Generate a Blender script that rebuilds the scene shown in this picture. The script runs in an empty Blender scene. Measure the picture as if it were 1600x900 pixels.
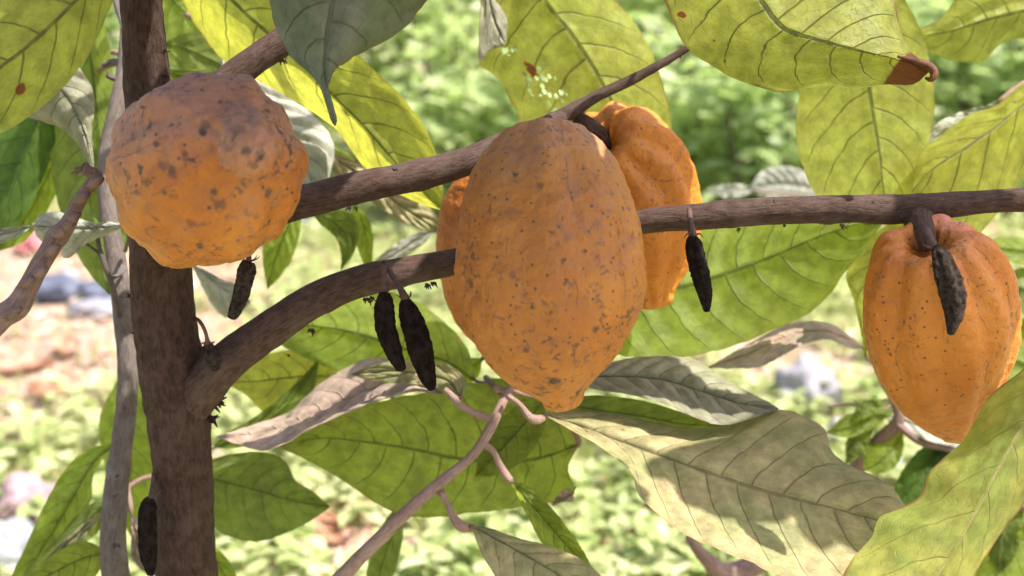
import bpy, bmesh, math, random
import numpy as np
from mathutils import Vector, Matrix, noise

random.seed(7); np.random.seed(7)
scn = bpy.context.scene
col = scn.collection
R = math.radians

# ------------------------------------------------------------------ camera
CAM = Vector((0, 0, 1.25)); TH = R(14)
FWD = Vector((0, math.cos(TH), -math.sin(TH))); UP = Vector((0, math.sin(TH), math.cos(TH))); RT = Vector((1, 0, 0))
def P(px, py, d):
    return CAM + FWD*d + RT*((px-800)*.0005*d) + UP*((450-py)*.0005*d)
def ground_at(px, py, z=0.0):
    r = FWD + RT*((px-800)*.0005) + UP*((450-py)*.0005)
    return CAM + r*((z-CAM.z)/r.z)
cam = bpy.data.cameras.new('camera'); co = bpy.data.objects.new('camera', cam); col.objects.link(co)
co.location = CAM; co.rotation_euler = (R(90)-TH, 0, 0)
cam.sensor_width = 36; cam.lens = 45; cam.clip_end = 500; cam.clip_start = .05
cam.dof.use_dof = True; cam.dof.focus_distance = .98; cam.dof.aperture_fstop = 5.0
scn.camera = co

# ------------------------------------------------------------------ light
w = bpy.data.worlds.new('World'); scn.world = w; w.use_nodes = True
nt = w.node_tree; bg = nt.nodes['Background']
sky = nt.nodes.new('ShaderNodeTexSky'); sky.sky_type = 'NISHITA'; sky.sun_disc = False
SE, SA = R(60), R(110)     # elevation, azimuth from +Y towards +X
sky.sun_elevation = SE; sky.sun_rotation = SA; sky.dust_density = 4.0; sky.air_density = 1.0
nt.links.new(sky.outputs[0], bg.inputs[0]); bg.inputs[1].default_value = .13
sun = bpy.data.lights.new('sun', 'SUN'); sun.energy = 4.5; sun.angle = R(.6); sun.color = (1, .94, .84)
so = bpy.data.objects.new('sun', sun); col.objects.link(so)
SDIR = Vector((math.sin(SA)*math.cos(SE), math.cos(SA)*math.cos(SE), math.sin(SE)))
so.rotation_euler = SDIR.to_track_quat('Z', 'Y').to_euler()
so.location = (1, 2, 5)
scn.view_settings.view_transform = 'Standard'; scn.view_settings.look = 'None'
scn.view_settings.exposure = 1.15; scn.view_settings.gamma = 1
scn.render.engine = 'CYCLES'
scn.cycles.transparent_max_bounces = 16; scn.cycles.max_bounces = 8; scn.cycles.transmission_bounces = 6

# ------------------------------------------------------------------ helpers
def tag(o, label=None, cat=None, group=None, kind=None):
    if label: o['label'] = label
    if cat: o['category'] = cat
    if group: o['group'] = group
    if kind: o['kind'] = kind
    return o
def empty(name, loc, label=None, cat=None, group=None):
    o = bpy.data.objects.new(name, None); col.objects.link(o); o.location = loc; o.empty_display_size = .05
    return tag(o, label, cat, group)
def link(name, verts, faces, m, parent=None, uv=None, smooth=True):
    me = bpy.data.meshes.new(name); me.from_pydata([tuple(v) for v in verts], [], faces)
    if uv is not None:
        L = me.uv_layers.new(name='UVMap')
        idx = np.empty(len(me.loops), dtype=np.int32); me.loops.foreach_get('vertex_index', idx)
        L.data.foreach_set('uv', np.asarray(uv, dtype=np.float32)[idx].ravel())
    if smooth: me.polygons.foreach_set('use_smooth', [True]*len(me.polygons))
    me.materials.append(m); me.update()
    o = bpy.data.objects.new(name, me); col.objects.link(o)
    if parent:
        o.parent = parent
        p = parent; off = Vector((0, 0, 0))
        while p: off += p.location; p = p.parent
        me.transform(Matrix.Translation(-off))
    return o
def catmull(pts, n, uniform_len=True):
    pts = np.array(pts, float)
    if len(pts) == 2:
        t = np.linspace(0, 1, n)[:, None]; return pts[0]*(1-t)+pts[1]*t
    p = np.vstack([2*pts[0]-pts[1], pts, 2*pts[-1]-pts[-2]])
    out = []
    for i in range(len(pts)-1):
        p0, p1, p2, p3 = p[i], p[i+1], p[i+2], p[i+3]
        # centripetal
        def tj(ti, a, b): return ti+max(np.linalg.norm(b-a), 1e-6)**.5
        t0 = 0; t1 = tj(t0, p0, p1); t2 = tj(t1, p1, p2); t3 = tj(t2, p2, p3)
        for t in np.linspace(t1, t2, 14, endpoint=False):
            A1 = (t1-t)/(t1-t0)*p0+(t-t0)/(t1-t0)*p1; A2 = (t2-t)/(t2-t1)*p1+(t-t1)/(t2-t1)*p2; A3 = (t3-t)/(t3-t2)*p2+(t-t2)/(t3-t2)*p3
            B1 = (t2-t)/(t2-t0)*A1+(t-t0)/(t2-t0)*A2; B2 = (t3-t)/(t3-t1)*A2+(t-t1)/(t3-t1)*A3
            out.append((t2-t)/(t2-t1)*B1+(t-t1)/(t2-t1)*B2)
    out.append(pts[-1]); out = np.array(out)
    s = np.concatenate([[0], np.cumsum(np.linalg.norm(np.diff(out[:, :], axis=0), axis=1))])
    u = np.linspace(0, s[-1], n)
    return np.stack([np.interp(u, s, out[:, k]) for k in range(out.shape[1])], 1)

# ------------------------------------------------------------------ node material helper
class NM:
    def __init__(s, name):
        s.m = bpy.data.materials.new(name); s.m.use_nodes = True; s.t = s.m.node_tree; s.t.nodes.clear()
        s.out = s.t.nodes.new('ShaderNodeOutputMaterial')
    def n(s, typ, **kw):
        x = s.t.nodes.new('ShaderNode'+typ)
        for k, v in kw.items():
            if k.startswith('i_'):
                k = k[2:]; k = int(k) if k.isdigit() else k.replace('_', ' ')
                s.set(x.inputs[k], v)
            else: setattr(x, k, v)
        return x
    def set(s, sock, v):
        if isinstance(v, bpy.types.NodeSocket): s.t.links.new(v, sock)
        elif isinstance(v, (tuple, list)) and len(v) == 3 and sock.type == 'RGBA': sock.default_value = (*v, 1)
        else: sock.default_value = v
    def math(s, op, a, b=0., c=0., clamp=False):
        x = s.t.nodes.new('ShaderNodeMath'); x.operation = op; x.use_clamp = clamp
        s.set(x.inputs[0], a); s.set(x.inputs[1], b)
        if op in ('MULTIPLY_ADD', 'SMOOTH_MIN', 'COMPARE'): s.set(x.inputs[2], c)
        return x.outputs[0]
    def mix(s, f, a, b, blend='MIX'):
        x = s.t.nodes.new('ShaderNodeMix'); x.data_type = 'RGBA'; x.blend_type = blend
        s.set(x.inputs[0], f); s.set(x.inputs[6], a); s.set(x.inputs[7], b); return x.outputs[2]
    def ss(s, v, lo, hi, a=0., b=1.):      # smoothstep
        x = s.t.nodes.new('ShaderNodeMapRange'); x.interpolation_type = 'SMOOTHSTEP'
        s.set(x.inputs[0], v); s.set(x.inputs[1], lo); s.set(x.inputs[2], hi); s.set(x.inputs[3], a); s.set(x.inputs[4], b); return x.outputs[0]
    def noise(s, vec, scale, detail=3, rough=.5, dist=0, out=0):
        x = s.n('TexNoise'); s.set(x.inputs['Vector'], vec); x.inputs['Scale'].default_value = scale
        x.inputs['Detail'].default_value = detail; x.inputs['Roughness'].default_value = rough; x.inputs['Distortion'].default_value = dist
        return x.outputs[out]
    def vmul(s, vec, v):
        x = s.t.nodes.new('ShaderNodeVectorMath'); x.operation = 'MULTIPLY'; s.set(x.inputs[0], vec); s.set(x.inputs[1], v); return x.outputs[0]
    def bump(s, h, strength, dist, normal=None):
        x = s.n('Bump'); x.inputs['Strength'].default_value = strength; x.inputs['Distance'].default_value = dist; s.set(x.inputs['Height'], h)
        if normal: s.set(x.inputs['Normal'], normal)
        return x.outputs[0]

def leaf_mat(name, refl, trans, tf, vein=(.1, .1, .03), veinmix=.6, var=(.2, .12, .04), varamt=.35, rough=.5, spec=.3,
             spots=(), brown=.0, edge=.35, holes=(), dots=.5, veinw=.06, top=False):
    """spots: (u, v, ru, rv) brown patches in leaf coordinates; holes the same"""
    s = NM(name); obj = s.n('TexCoord').outputs['Object']
    uvn = s.n('UVMap', uv_map='UVMap').outputs[0]; sep = s.n('SeparateXYZ', i_0=uvn); U, V = sep.outputs[0], sep.outputs[1]
    wob = s.noise(uvn, 2.2, 2)
    u = s.math('ADD', U, s.math('MULTIPLY', s.math('SUBTRACT', wob, .5), .25))
    v = s.math('ADD', s.math('SUBTRACT', V, 1.0), s.math('MULTIPLY', s.math('SUBTRACT', wob, .5), .03))
    av = s.math('ABSOLUTE', v)
    sgn = s.math('GREATER_THAN', v, 0.)
    ph = s.math('SUBTRACT', u, s.math('MULTIPLY', s.math('POWER', av, 1.45), 1.55))
    ph = s.math('ADD', ph, s.math('MULTIPLY', sgn, .45))
    dist = s.math('ABSOLUTE', s.math('SUBTRACT', s.math('FRACT', ph), .5))
    wl = s.math('MULTIPLY_ADD', av, -veinw*.62, veinw)
    lat = s.ss(dist, 0., wl, 1., 0.)
    lat = s.math('MULTIPLY', lat, s.ss(av, .8, 1.0, 1., .1))
    un = s.math('DIVIDE', U, 9.)
    mw = s.math('MULTIPLY_ADD', un, -.028, .05)
    mid = s.ss(av, s.math('MULTIPLY', mw, .45), mw, 1., 0.)
    # reticulate small veins
    vor = s.n('TexVoronoi', feature='DISTANCE_TO_EDGE'); s.set(vor.inputs['Vector'], s.vmul(uvn, (3.2, 9., 1.))); vor.inputs['Scale'].default_value = 1.0
    ret = s.ss(vor.outputs[0], 0., .09, 1., 0.)
    ladder = s.math('ABSOLUTE', s.math('SUBTRACT', s.math('FRACT', s.math('ADD', s.math('MULTIPLY', av, 9.), s.math('MULTIPLY', s.noise(uvn, 5., 2), 2.2))), .5))
    lad = s.ss(ladder, 0., .07, 1., 0.)
    fine = s.math('MAXIMUM', s.math('MULTIPLY', ret, .15), s.math('MULTIPLY', lad, .2))
    vm = s.math('MAXIMUM', s.math('MAXIMUM', lat, mid), fine)
    vmc = s.math('MULTIPLY', s.math('MULTIPLY', vm, veinmix), s.ss(s.noise(uvn, 3., 3), .25, .6, .55, 1.))
    n1 = s.noise(obj, 22., 5, .6); n2 = s.noise(obj, 75., 4, .6)
    vf = s.math('MULTIPLY', s.ss(n1, .38, .68), varamt)
    c = s.mix(vf, refl, var); ct = s.mix(vf, trans, tuple(x*1.25 for x in var))
    mott = s.ss(n2, .3, .7, .78, 1.18)
    mc = s.n('CombineXYZ', i_0=mott, i_1=mott, i_2=mott).outputs[0]
    c = s.mix(1., c, mc, 'MULTIPLY'); ct = s.mix(1., ct, mc, 'MULTIPLY')
    c = s.mix(vmc, c, vein); ct = s.mix(vmc, ct, tuple(x*.7 for x in vein))
    BR = (.17, .07, .025)
    # small brown dots
    dv = s.n('TexVoronoi', feature='F1'); s.set(dv.inputs['Vector'], obj); dv.inputs['Scale'].default_value = 85.
    dd = s.math('MULTIPLY', s.ss(dv.outputs['Distance'], .05, .16, 1., 0.), s.ss(s.noise(obj, 17., 2), .56, .64))
    bm = s.math('MULTIPLY', dd, dots)
    # brown rim
    if edge > 0:
        rim = s.math('MULTIPLY', s.ss(s.math('ADD', av, s.math('MULTIPLY', s.noise(obj, 30., 3), .07)), .975, 1.045), s.ss(s.noise(obj, 14., 2), .44, .56))
        bm = s.math('MAXIMUM', bm, s.math('MULTIPLY', rim, edge))
    if brown > 0:   # dead tip
        tipm = s.ss(s.math('ADD', un, s.math('MULTIPLY', s.noise(obj, 40., 3), .08)), 1.04-brown, 1.055-brown)
        bm = s.math('MAXIMUM', bm, tipm)
    nn = s.noise(uvn, 7., 4, .7)
    for (su, sv, ru, rv) in spots:
        du = s.math('DIVIDE', s.math('SUBTRACT', un, su), ru); dw = s.math('DIVIDE', s.math('SUBTRACT', v, sv), rv)
        r2 = s.math('ADD', s.math('MULTIPLY', du, du), s.math('MULTIPLY', dw, dw))
        r2 = s.math('ADD', r2, s.math('MULTIPLY', s.math('SUBTRACT', nn, .5), 2.6))
        yel = s.ss(r2, 1.0, 1.8, .55, 0.)
        c = s.mix(yel, c, (.42, .28, .03)); ct = s.mix(yel, ct, (.5, .32, .02))
        bm = s.math('MAXIMUM', bm, s.ss(r2, .75, .95, 1., 0.))
    c = s.mix(bm, c, BR); ct = s.mix(bm, ct, (.2, .07, .015))
    sg = -1. if top else 1.
    vb = s.math('MAXIMUM', s.math('MAXIMUM', lat, mid), s.math('MULTIPLY', lad, .25))
    quilt = s.math('ADD', s.math('MULTIPLY', vb, .55*sg), s.math('MULTIPLY', s.math('MULTIPLY', dist, s.math('SUBTRACT', 1.1, av)), -1.7*sg))
    nrm = s.bump(s.math('ADD', quilt, s.math('MULTIPLY', n2, .3)), .7, .0026)
    pr = s.n('BsdfPrincipled'); s.set(pr.inputs['Base Color'], c); pr.inputs['Roughness'].default_value = rough
    pr.inputs['Specular IOR Level'].default_value = spec; s.set(pr.inputs['Normal'], nrm)
    tr = s.n('BsdfTranslucent'); s.set(tr.inputs['Color'], ct); s.set(tr.inputs['Normal'], nrm)
    mx = s.n('MixShader'); mx.inputs[0].default_value = tf; s.t.links.new(pr.outputs[0], mx.inputs[1]); s.t.links.new(tr.outputs[0], mx.inputs[2])
    res = mx.outputs[0]
    if holes:
        hv = s.n('TexVoronoi', feature='F1'); s.set(hv.inputs['Vector'], s.vmul(uvn, (2.1, 7.5, 1.))); hv.inputs['Scale'].default_value = 2.2
        hm = None
        for (su, sv, ru, rv) in holes:
            du = s.math('DIVIDE', s.math('SUBTRACT', un, su), ru); dw = s.math('DIVIDE', s.math('SUBTRACT', v, sv), rv)
            r2 = s.math('ADD', s.math('MULTIPLY', du, du), s.math('MULTIPLY', dw, dw))
            r2 = s.math('ADD', r2, s.math('MULTIPLY', s.math('SUBTRACT', nn, .5), 1.5))
            k = s.ss(r2, .8, 1., 1., 0.); hm = k if hm is None else s.math('MAXIMUM', hm, k)
        hole = s.math('MULTIPLY', hm, s.ss(hv.outputs['Distance'], .34, .42, 1., 0.))
        tp = s.n('BsdfTransparent'); m2 = s.n('MixShader'); s.set(m2.inputs[0], hole); s.t.links.new(res, m2.inputs[1]); s.t.links.new(tp.outputs[0], m2.inputs[2]); res = m2.outputs[0]
    s.t.links.new(res, s.out.inputs[0]); return s.m

LM = {}
YR, YT = (.25, .28, .06), (.58, .58, .07)
GV = (.10, .12, .03)
LM['yellow'] = leaf_mat('leaf_yellow_green', YR, YT, .6, GV, .85, (.30, .26, .05), .35)
LM['yellow_tl'] = leaf_mat('leaf_yellow_green_spotted', YR, YT, .6, (.11, .10, .035), .85, (.16, .22, .03), .5, spots=((.50, .52, .016, .10),), dots=1.)
LM['yellow_lace'] = leaf_mat('leaf_yellow_green_eaten', YR, YT, .6, GV, .8, (.30, .27, .05), .35, spots=((.47, -.62, .03, .05),), holes=((.50, -.62, .05, .22), (.60, -.55, .07, .17), (.38, -.66, .03, .12)), edge=.9)
LM['yellow_burnt'] = leaf_mat('leaf_yellow_green_burnt_tip', YR, YT, .6, (.08, .09, .03), .9, (.24, .26, .04), .3, spots=((.355, -.88, .010, .05),), brown=.035, edge=.9, dots=1.)
LM['green'] = leaf_mat('leaf_fresh_green', (.14, .19, .04), (.44, .54, .05), .55, (.07, .10, .025), .75, (.20, .24, .04), .4)
LM['green_burnt'] = leaf_mat('leaf_fresh_green_scorched', (.15, .19, .04), (.44, .52, .05), .55, (.075, .10, .03), .75, (.18, .19, .04), .5, spots=())
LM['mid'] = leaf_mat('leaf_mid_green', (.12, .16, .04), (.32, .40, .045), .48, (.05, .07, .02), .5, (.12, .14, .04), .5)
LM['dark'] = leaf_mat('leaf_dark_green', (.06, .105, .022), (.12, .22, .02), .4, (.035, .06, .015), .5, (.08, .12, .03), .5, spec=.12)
LM['dusty'] = leaf_mat('leaf_dusty_green', (.24, .235, .15), (.12, .17, .03), .18, (.07, .075, .04), .5, (.20, .19, .14), .6, rough=.55, spec=.35, top=True)
LM['dusty_tip'] = leaf_mat('leaf_dusty_green_brown_tip', (.125, .15, .085), (.14, .2, .03), .2, (.07, .075, .04), .5, (.22, .20, .16), .7, rough=.5, spec=.4, brown=.03, top=True)
LM['tan'] = leaf_mat('leaf_dusty_tan', (.37, .315, .165), (.25, .24, .05), .18, (.13, .105, .055), .6, (.19, .22, .09), .7, rough=.6, spec=.25, top=True)
LM['pale'] = leaf_mat('leaf_pale_grey', (.34, .35, .29), (.2, .25, .08), .18, (.22, .23, .17), .5, (.42, .40, .36), .5, rough=.55, dots=0., edge=.2, top=True)
LM['pink'] = leaf_mat('leaf_pinkish_dry', (.46, .33, .26), (.2, .14, .06), .15, (.2, .14, .1), .5, (.24, .22, .16), .6, rough=.6, top=True)
LM['lower_right'] = leaf_mat('leaf_yellow_green_glossy', (.18, .225, .055), (.44, .48, .05), .38, (.30, .25, .09), .8, (.36, .34, .08), .8, rough=.5, spec=.4, edge=1., veinw=.03)
def plain(name, c, c2=None, sc=40., rough=.7, tf=0., spec=.3, bump=.0):
    s = NM(name); obj = s.n('TexCoord').outputs['Object']; nz = s.noise(obj, sc, 4, .6)
    cc = s.mix(s.ss(nz, .35, .65), c, c2 or tuple(x*.6 for x in c))
    pr = s.n('BsdfPrincipled'); s.set(pr.inputs['Base Color'], cc); pr.inputs['Roughness'].default_value = rough; pr.inputs['Specular IOR Level'].default_value = spec
    if bump: s.set(pr.inputs['Normal'], s.bump(s.noise(obj, sc*3, 5, .7), .8, bump))
    res = pr.outputs[0]
    if tf:
        tr = s.n('BsdfTranslucent'); s.set(tr.inputs['Color'], cc); mx = s.n('MixShader'); mx.inputs[0].default_value = tf
        s.t.links.new(res, mx.inputs[1]); s.t.links.new(tr.outputs[0], mx.inputs[2]); res = mx.outputs[0]
    s.t.links.new(res, s.out.inputs[0]); return s.m

def bark_mat(name, dark, light, lichen, la=.3):
    s = NM(name); obj = s.n('TexCoord').outputs['Object']; uvn = s.n('UVMap', uv_map='UVMap').outputs[0]
    st = s.vmul(uvn, (1., .16, 1.)); f = s.noise(st, 620., 6, .7, .5); f2 = s.noise(s.vmul(uvn, (1., .35, 1.)), 260., 4, .6, .3)
    g = s.noise(obj, 45., 5, .6); h = s.noise(obj, 420., 4, .7)
    c = s.mix(s.ss(s.math('ADD', s.math('MULTIPLY', f, .6), s.math('MULTIPLY', f2, .4)), .38, .62), dark, light)
    c = s.mix(s.math('MULTIPLY', s.ss(g, .45, .68), la), c, lichen)
    c = s.mix(s.math('MULTIPLY', s.ss(h, .62, .7), .5), c, tuple(min(1, x*1.7) for x in light))
    pr = s.n('BsdfPrincipled'); s.set(pr.inputs['Base Color'], c); pr.inputs['Roughness'].default_value = .8; pr.inputs['Specular IOR Level'].default_value = .25
    b1 = s.bump(f, .8, .0016); b2 = s.bump(s.math('ADD', f2, s.math('MULTIPLY', h, .5)), .7, .0018, b1)
    s.set(pr.inputs['Normal'], b2); s.t.links.new(pr.outputs[0], s.out.inputs[0]); return s.m
BARK = bark_mat('bark_brown', (.028, .0145, .010), (.078, .041, .030), (.12, .082, .068), .25)
BARKB = bark_mat('bark_branch', (.042, .023, .017), (.100, .058, .046), (.155, .110, .095), .3)
BARKG = bark_mat('bark_grey', (.11, .085, .077), (.19, .155, .143), (.26, .23, .21), .5)
TWIGP = bark_mat('twig_pink_tan', (.24, .145, .12), (.42, .28, .235), (.46, .34, .29), .4)
TWIG = bark_mat('twig_mauve', (.15, .095, .085), (.29, .19, .165), (.36, .25, .22), .5)
PET = plain('petiole_brown', (.17, .105, .08), (.24, .16, .12), 90., .65, bump=.0005)
PETG = plain('petiole_olive', (.14, .13, .05), (.10, .10, .05), 90., .6)
DRY = plain('dried_husk', (.010, .0065, .0055), (.028, .018, .015), 160., .95, spec=.1, bump=.004)
DRYL = plain('dried_husk_grey', (.024, .016, .013), (.07, .052, .043), 260., .95, spec=.1, bump=.004)
DSTALK = plain('dry_stalk', (.13, .075, .06), (.07, .04, .034), 200., .8, bump=.0008)

def pod_mat(name, orange, amber, top_tint, top_tint_amt, spotamt, spotscale=1., seed=0., bdir=4., stains_and_shade=(), bump=1.):
    s = NM(name); tc = s.n('TexCoord'); obj0 = tc.outputs['Object']
    va = s.t.nodes.new('ShaderNodeVectorMath'); va.operation = 'ADD'; s.set(va.inputs[0], obj0); va.inputs[1].default_value = (seed, seed*.7, seed*.3); obj = va.outputs[0]
    uvn = s.n('UVMap', uv_map='UVMap').outputs[0]; t = s.n('SeparateXYZ', i_0=uvn).outputs[1]
    n1 = s.noise(obj, 14., 4, .6); n2 = s.noise(obj, 55., 5, .65); n3 = s.noise(obj, 320., 3, .6); nW = s.noise(obj, 130., 3, .55)
    c = s.mix(s.ss(n1, .35, .65), orange, amber)
    c = s.mix(s.ss(n2, .45, .75, 0., .35), c, tuple(x*1.25 for x in amber))
    # reddish grey tint, strongest towards the upper side
    z = s.n('SeparateXYZ', i_0=obj0).outputs[2]
    bl = s.math('MULTIPLY', s.ss(s.math('ADD', s.math('MULTIPLY', z, bdir), n1), .42, .78), top_tint_amt)
    bl = s.math('MULTIPLY', bl, s.ss(n2, .25, .7, .6, 1.))
    c = s.mix(bl, c, top_tint)
    # soft smudges, dark specks, black points
    DK = (.055, .035, .028); GR = (.17, .095, .065)
    nA = s.noise(obj, 62.*spotscale, 5, .72, .4); zone = s.ss(s.noise(obj, 16., 2), .42, .62, .35, 1.)
    sm = s.math('MULTIPLY', s.ss(nA, .50-.03*spotamt, .74), s.math('MULTIPLY', zone, .75*spotamt)); c = s.mix(sm, c, GR)
    v1 = s.n('TexVoronoi', feature='F1'); s.set(v1.inputs['Vector'], s.mix(.05, obj, s.noise(obj, 90., 3, out=1))); v1.inputs['Scale'].default_value = 62.*spotscale
    rnd = s.n('SeparateColor', i_0=v1.outputs['Color']).outputs[0]
    sp = s.math('MULTIPLY', s.ss(s.math('ADD', v1.outputs['Distance'], s.math('MULTIPLY', nA, .3)), .2, .58, 1., 0.), s.ss(rnd, .62, .67))
    c = s.mix(s.math('MULTIPLY', sp, .8*spotamt), c, DK)
    v2 = s.n('TexVoronoi', feature='F1'); s.set(v2.inputs['Vector'], obj); v2.inputs['Scale'].default_value = 170.*spotscale
    r2 = s.n('SeparateColor', i_0=v2.outputs['Color']).outputs[1]
    s2 = s.math('MULTIPLY', s.ss(v2.outputs['Distance'], .12, .3, 1., 0.), s.ss(r2, .74, .78)); c = s.mix(s.math('MULTIPLY', s2, .85), c, DK)
    v3 = s.n('TexVoronoi', feature='F1'); s.set(v3.inputs['Vector'], s.mix(.06, obj, s.noise(obj, 60., 3, out=1))); v3.inputs['Scale'].default_value = 92.*spotscale
    r3 = s.n('SeparateColor', i_0=v3.outputs['Color']).outputs[2]
    s3 = s.math('MULTIPLY', s.ss(s.math('ADD', v3.outputs['Distance'], s.math('MULTIPLY', nA, .35)), .25, .72, 1., 0.), s.ss(r3, .72-.12*spotamt, .76-.12*spotamt)); s3 = s.math('MULTIPLY', s3, s.ss(s.noise(obj, 11., 3), .36, .56, .25, 1.))
    c = s.mix(s.math('MULTIPLY', s3, .8), c, (.115, .068, .05))
    # long scratches along the pod
    uu = s.n('SeparateXYZ', i_0=uvn).outputs[0]
    ln = s.math('ABSOLUTE', s.math('SUBTRACT', s.math('FRACT', s.math('ADD', s.math('MULTIPLY', uu, 10.), s.math('MULTIPLY', s.noise(obj, 26., 3, .6), .55))), .5))
    sc = s.math('MULTIPLY', s.ss(ln, .0, .022, 1., 0.), s.ss(s.noise(s.vmul(uvn, (8., 5., 1.)), 1.3, 3), .50, .60)); c = s.mix(s.math('MULTIPLY', sc, .6), c, DK)
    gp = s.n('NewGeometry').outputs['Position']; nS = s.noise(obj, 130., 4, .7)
    for (px, py, d, rad, amt) in stains_and_shade:
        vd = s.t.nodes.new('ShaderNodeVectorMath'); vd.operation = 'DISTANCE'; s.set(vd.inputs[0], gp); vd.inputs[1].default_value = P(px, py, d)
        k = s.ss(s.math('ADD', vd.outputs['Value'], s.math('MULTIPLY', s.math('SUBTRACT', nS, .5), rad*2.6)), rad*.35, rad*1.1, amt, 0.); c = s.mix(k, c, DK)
    pr = s.n('BsdfPrincipled'); s.set(pr.inputs['Base Color'], c)
    s.set(pr.inputs['Roughness'], s.ss(n2, .3, .7, .40, .6)); pr.inputs['Specular IOR Level'].default_value = .42
    pr.inputs['Subsurface Weight'].default_value = .06; pr.inputs['Subsurface Radius'].default_value = (.008, .003, .001); pr.inputs['Subsurface Scale'].default_value = .5
    b = s.bump(s.math('ADD', s.math('ADD', n2, s.math('MULTIPLY', nW, .7)), s.math('MULTIPLY', n3, .25)), .6*bump, .0042); b = s.bump(s.math('MULTIPLY', sp, -1.), .5, .0006, b)
    s.set(pr.inputs['Normal'], b); s.t.links.new(pr.outputs[0], s.out.inputs[0]); return s.m

# ------------------------------------------------------------------ builders
def frames(pts):
    T = np.gradient(pts, axis=0); T /= np.linalg.norm(T, axis=1)[:, None]+1e-12
    ref = np.array([0., -1., 0.]);
    if abs(T[0] @ ref) > .9: ref = np.array([1., 0, 0])
    n = ref-T[0]*(T[0] @ ref); n /= np.linalg.norm(n); Ns = [n]
    for i in range(1, len(T)):
        n = n-T[i]*(T[i] @ n); n /= np.linalg.norm(n); Ns.append(n)
    Ns = np.array(Ns); Bs = np.cross(T, Ns); return T, Ns, Bs
def tube_data(pw, rad, sides=24, step=.004, rough=0., seed=0., knots=(), fibre=.5, vo=0):
    """pw: world points, rad: radii (m) at them. knots: (fraction, angle, size, height)"""
    pr = np.array([[*p, r] for p, r in zip(pw, rad)], float)
    Ln = sum(np.linalg.norm(pr[i+1, :3]-pr[i, :3]) for i in range(len(pr)-1)); n = max(4, int(Ln/step)+1)
    c = catmull(pr, n); T, N, B = frames(c[:, :3]); V = []; UVs = []
    s = np.linspace(0, Ln, n)
    for i in range(n):
        for j in range(sides+1):
            a = 2*math.pi*j/sides; r = c[i, 3]; d = N[i]*math.cos(a)+B[i]*math.sin(a)
            if rough:
                q = Vector((math.cos(a)*r*160*fibre+seed, math.sin(a)*r*160*fibre, s[i]*38)); q2 = Vector((math.cos(a)*r*30+seed, math.sin(a)*r*30, s[i]*22))
                r += rough*(noise.noise(q)*.8+noise.noise(q*2.3)*.5)+r*.05*noise.noise(q2)
            for (kt, ka, ks, kh) in knots:
                ds = (s[i]-kt*Ln)/ks; da = math.atan2(math.sin(a-ka), math.cos(a-ka))*c[i, 3]/(ks*1.25); q = ds*ds+da*da
                if q < 6: r += kh*(math.exp(-q*1.6)-.75*math.exp(-q*9))
            V.append(c[i, :3]+d*r); UVs.append((a*.012, s[i]))
    F = []; w_ = sides+1
    for i in range(n-1):
        for j in range(sides): k = vo+i*w_+j; F.append((k, k+1, k+1+w_, k+w_))
    V.append(c[0, :3]); V.append(c[-1, :3]); UVs += [(0, 0), (0, Ln)]; a0 = vo+len(V)-2
    for j in range(sides): F.append((a0, vo+j+1, vo+j)); k = vo+(n-1)*w_+j; F.append((a0+1, k, k+1))
    return V, F, UVs
def tube(name, pw, rad, m, parent=None, extra=(), **kw):
    V, F, U = tube_data(pw, rad, **kw)
    for (p2, r2, k2) in extra:
        v, f, u_ = tube_data(p2, r2, vo=len(V), **k2); V += v; F += f; U += u_
    return link(name, V, F, m, parent, uv=U)
def px_tube(name, pts, m, parent=None, **kw):   # pts: (px, py, depth, diameter in photo pixels)
    return tube(name, [P(x, y, d) for x, y, d, w_ in pts], [w_*.00025*d for x, y, d, w_ in pts], m, parent, **kw)
def flower_cushion(c, nrm, size, n, seed):
    size *= .5
    """tiny tangle of dried flower stalks and bark flakes, returned as tube pieces"""
    rnd = random.Random(seed); out = []
    for i in range(n):
        d = Vector((rnd.uniform(-1, 1), rnd.uniform(-.7, .7), rnd.uniform(-1, 1)))*.8+Vector(nrm)*1.2; d.normalize()
        p0 = Vector(c)+Vector((rnd.uniform(-1, 1), rnd.uniform(-.5, .5), rnd.uniform(-.4, .4)))*size*.7
        L = size*rnd.uniform(.5, 1.3); k = Vector((rnd.uniform(-1, 1), 0, rnd.uniform(-1, 1)))*L*.35
        out.append(([p0-d*size*.4, p0+d*L*.5+k, p0+d*L+k*1.8], [size*.30, size*.22, size*.08], dict(sides=6, step=.0015)))
    return out

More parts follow.
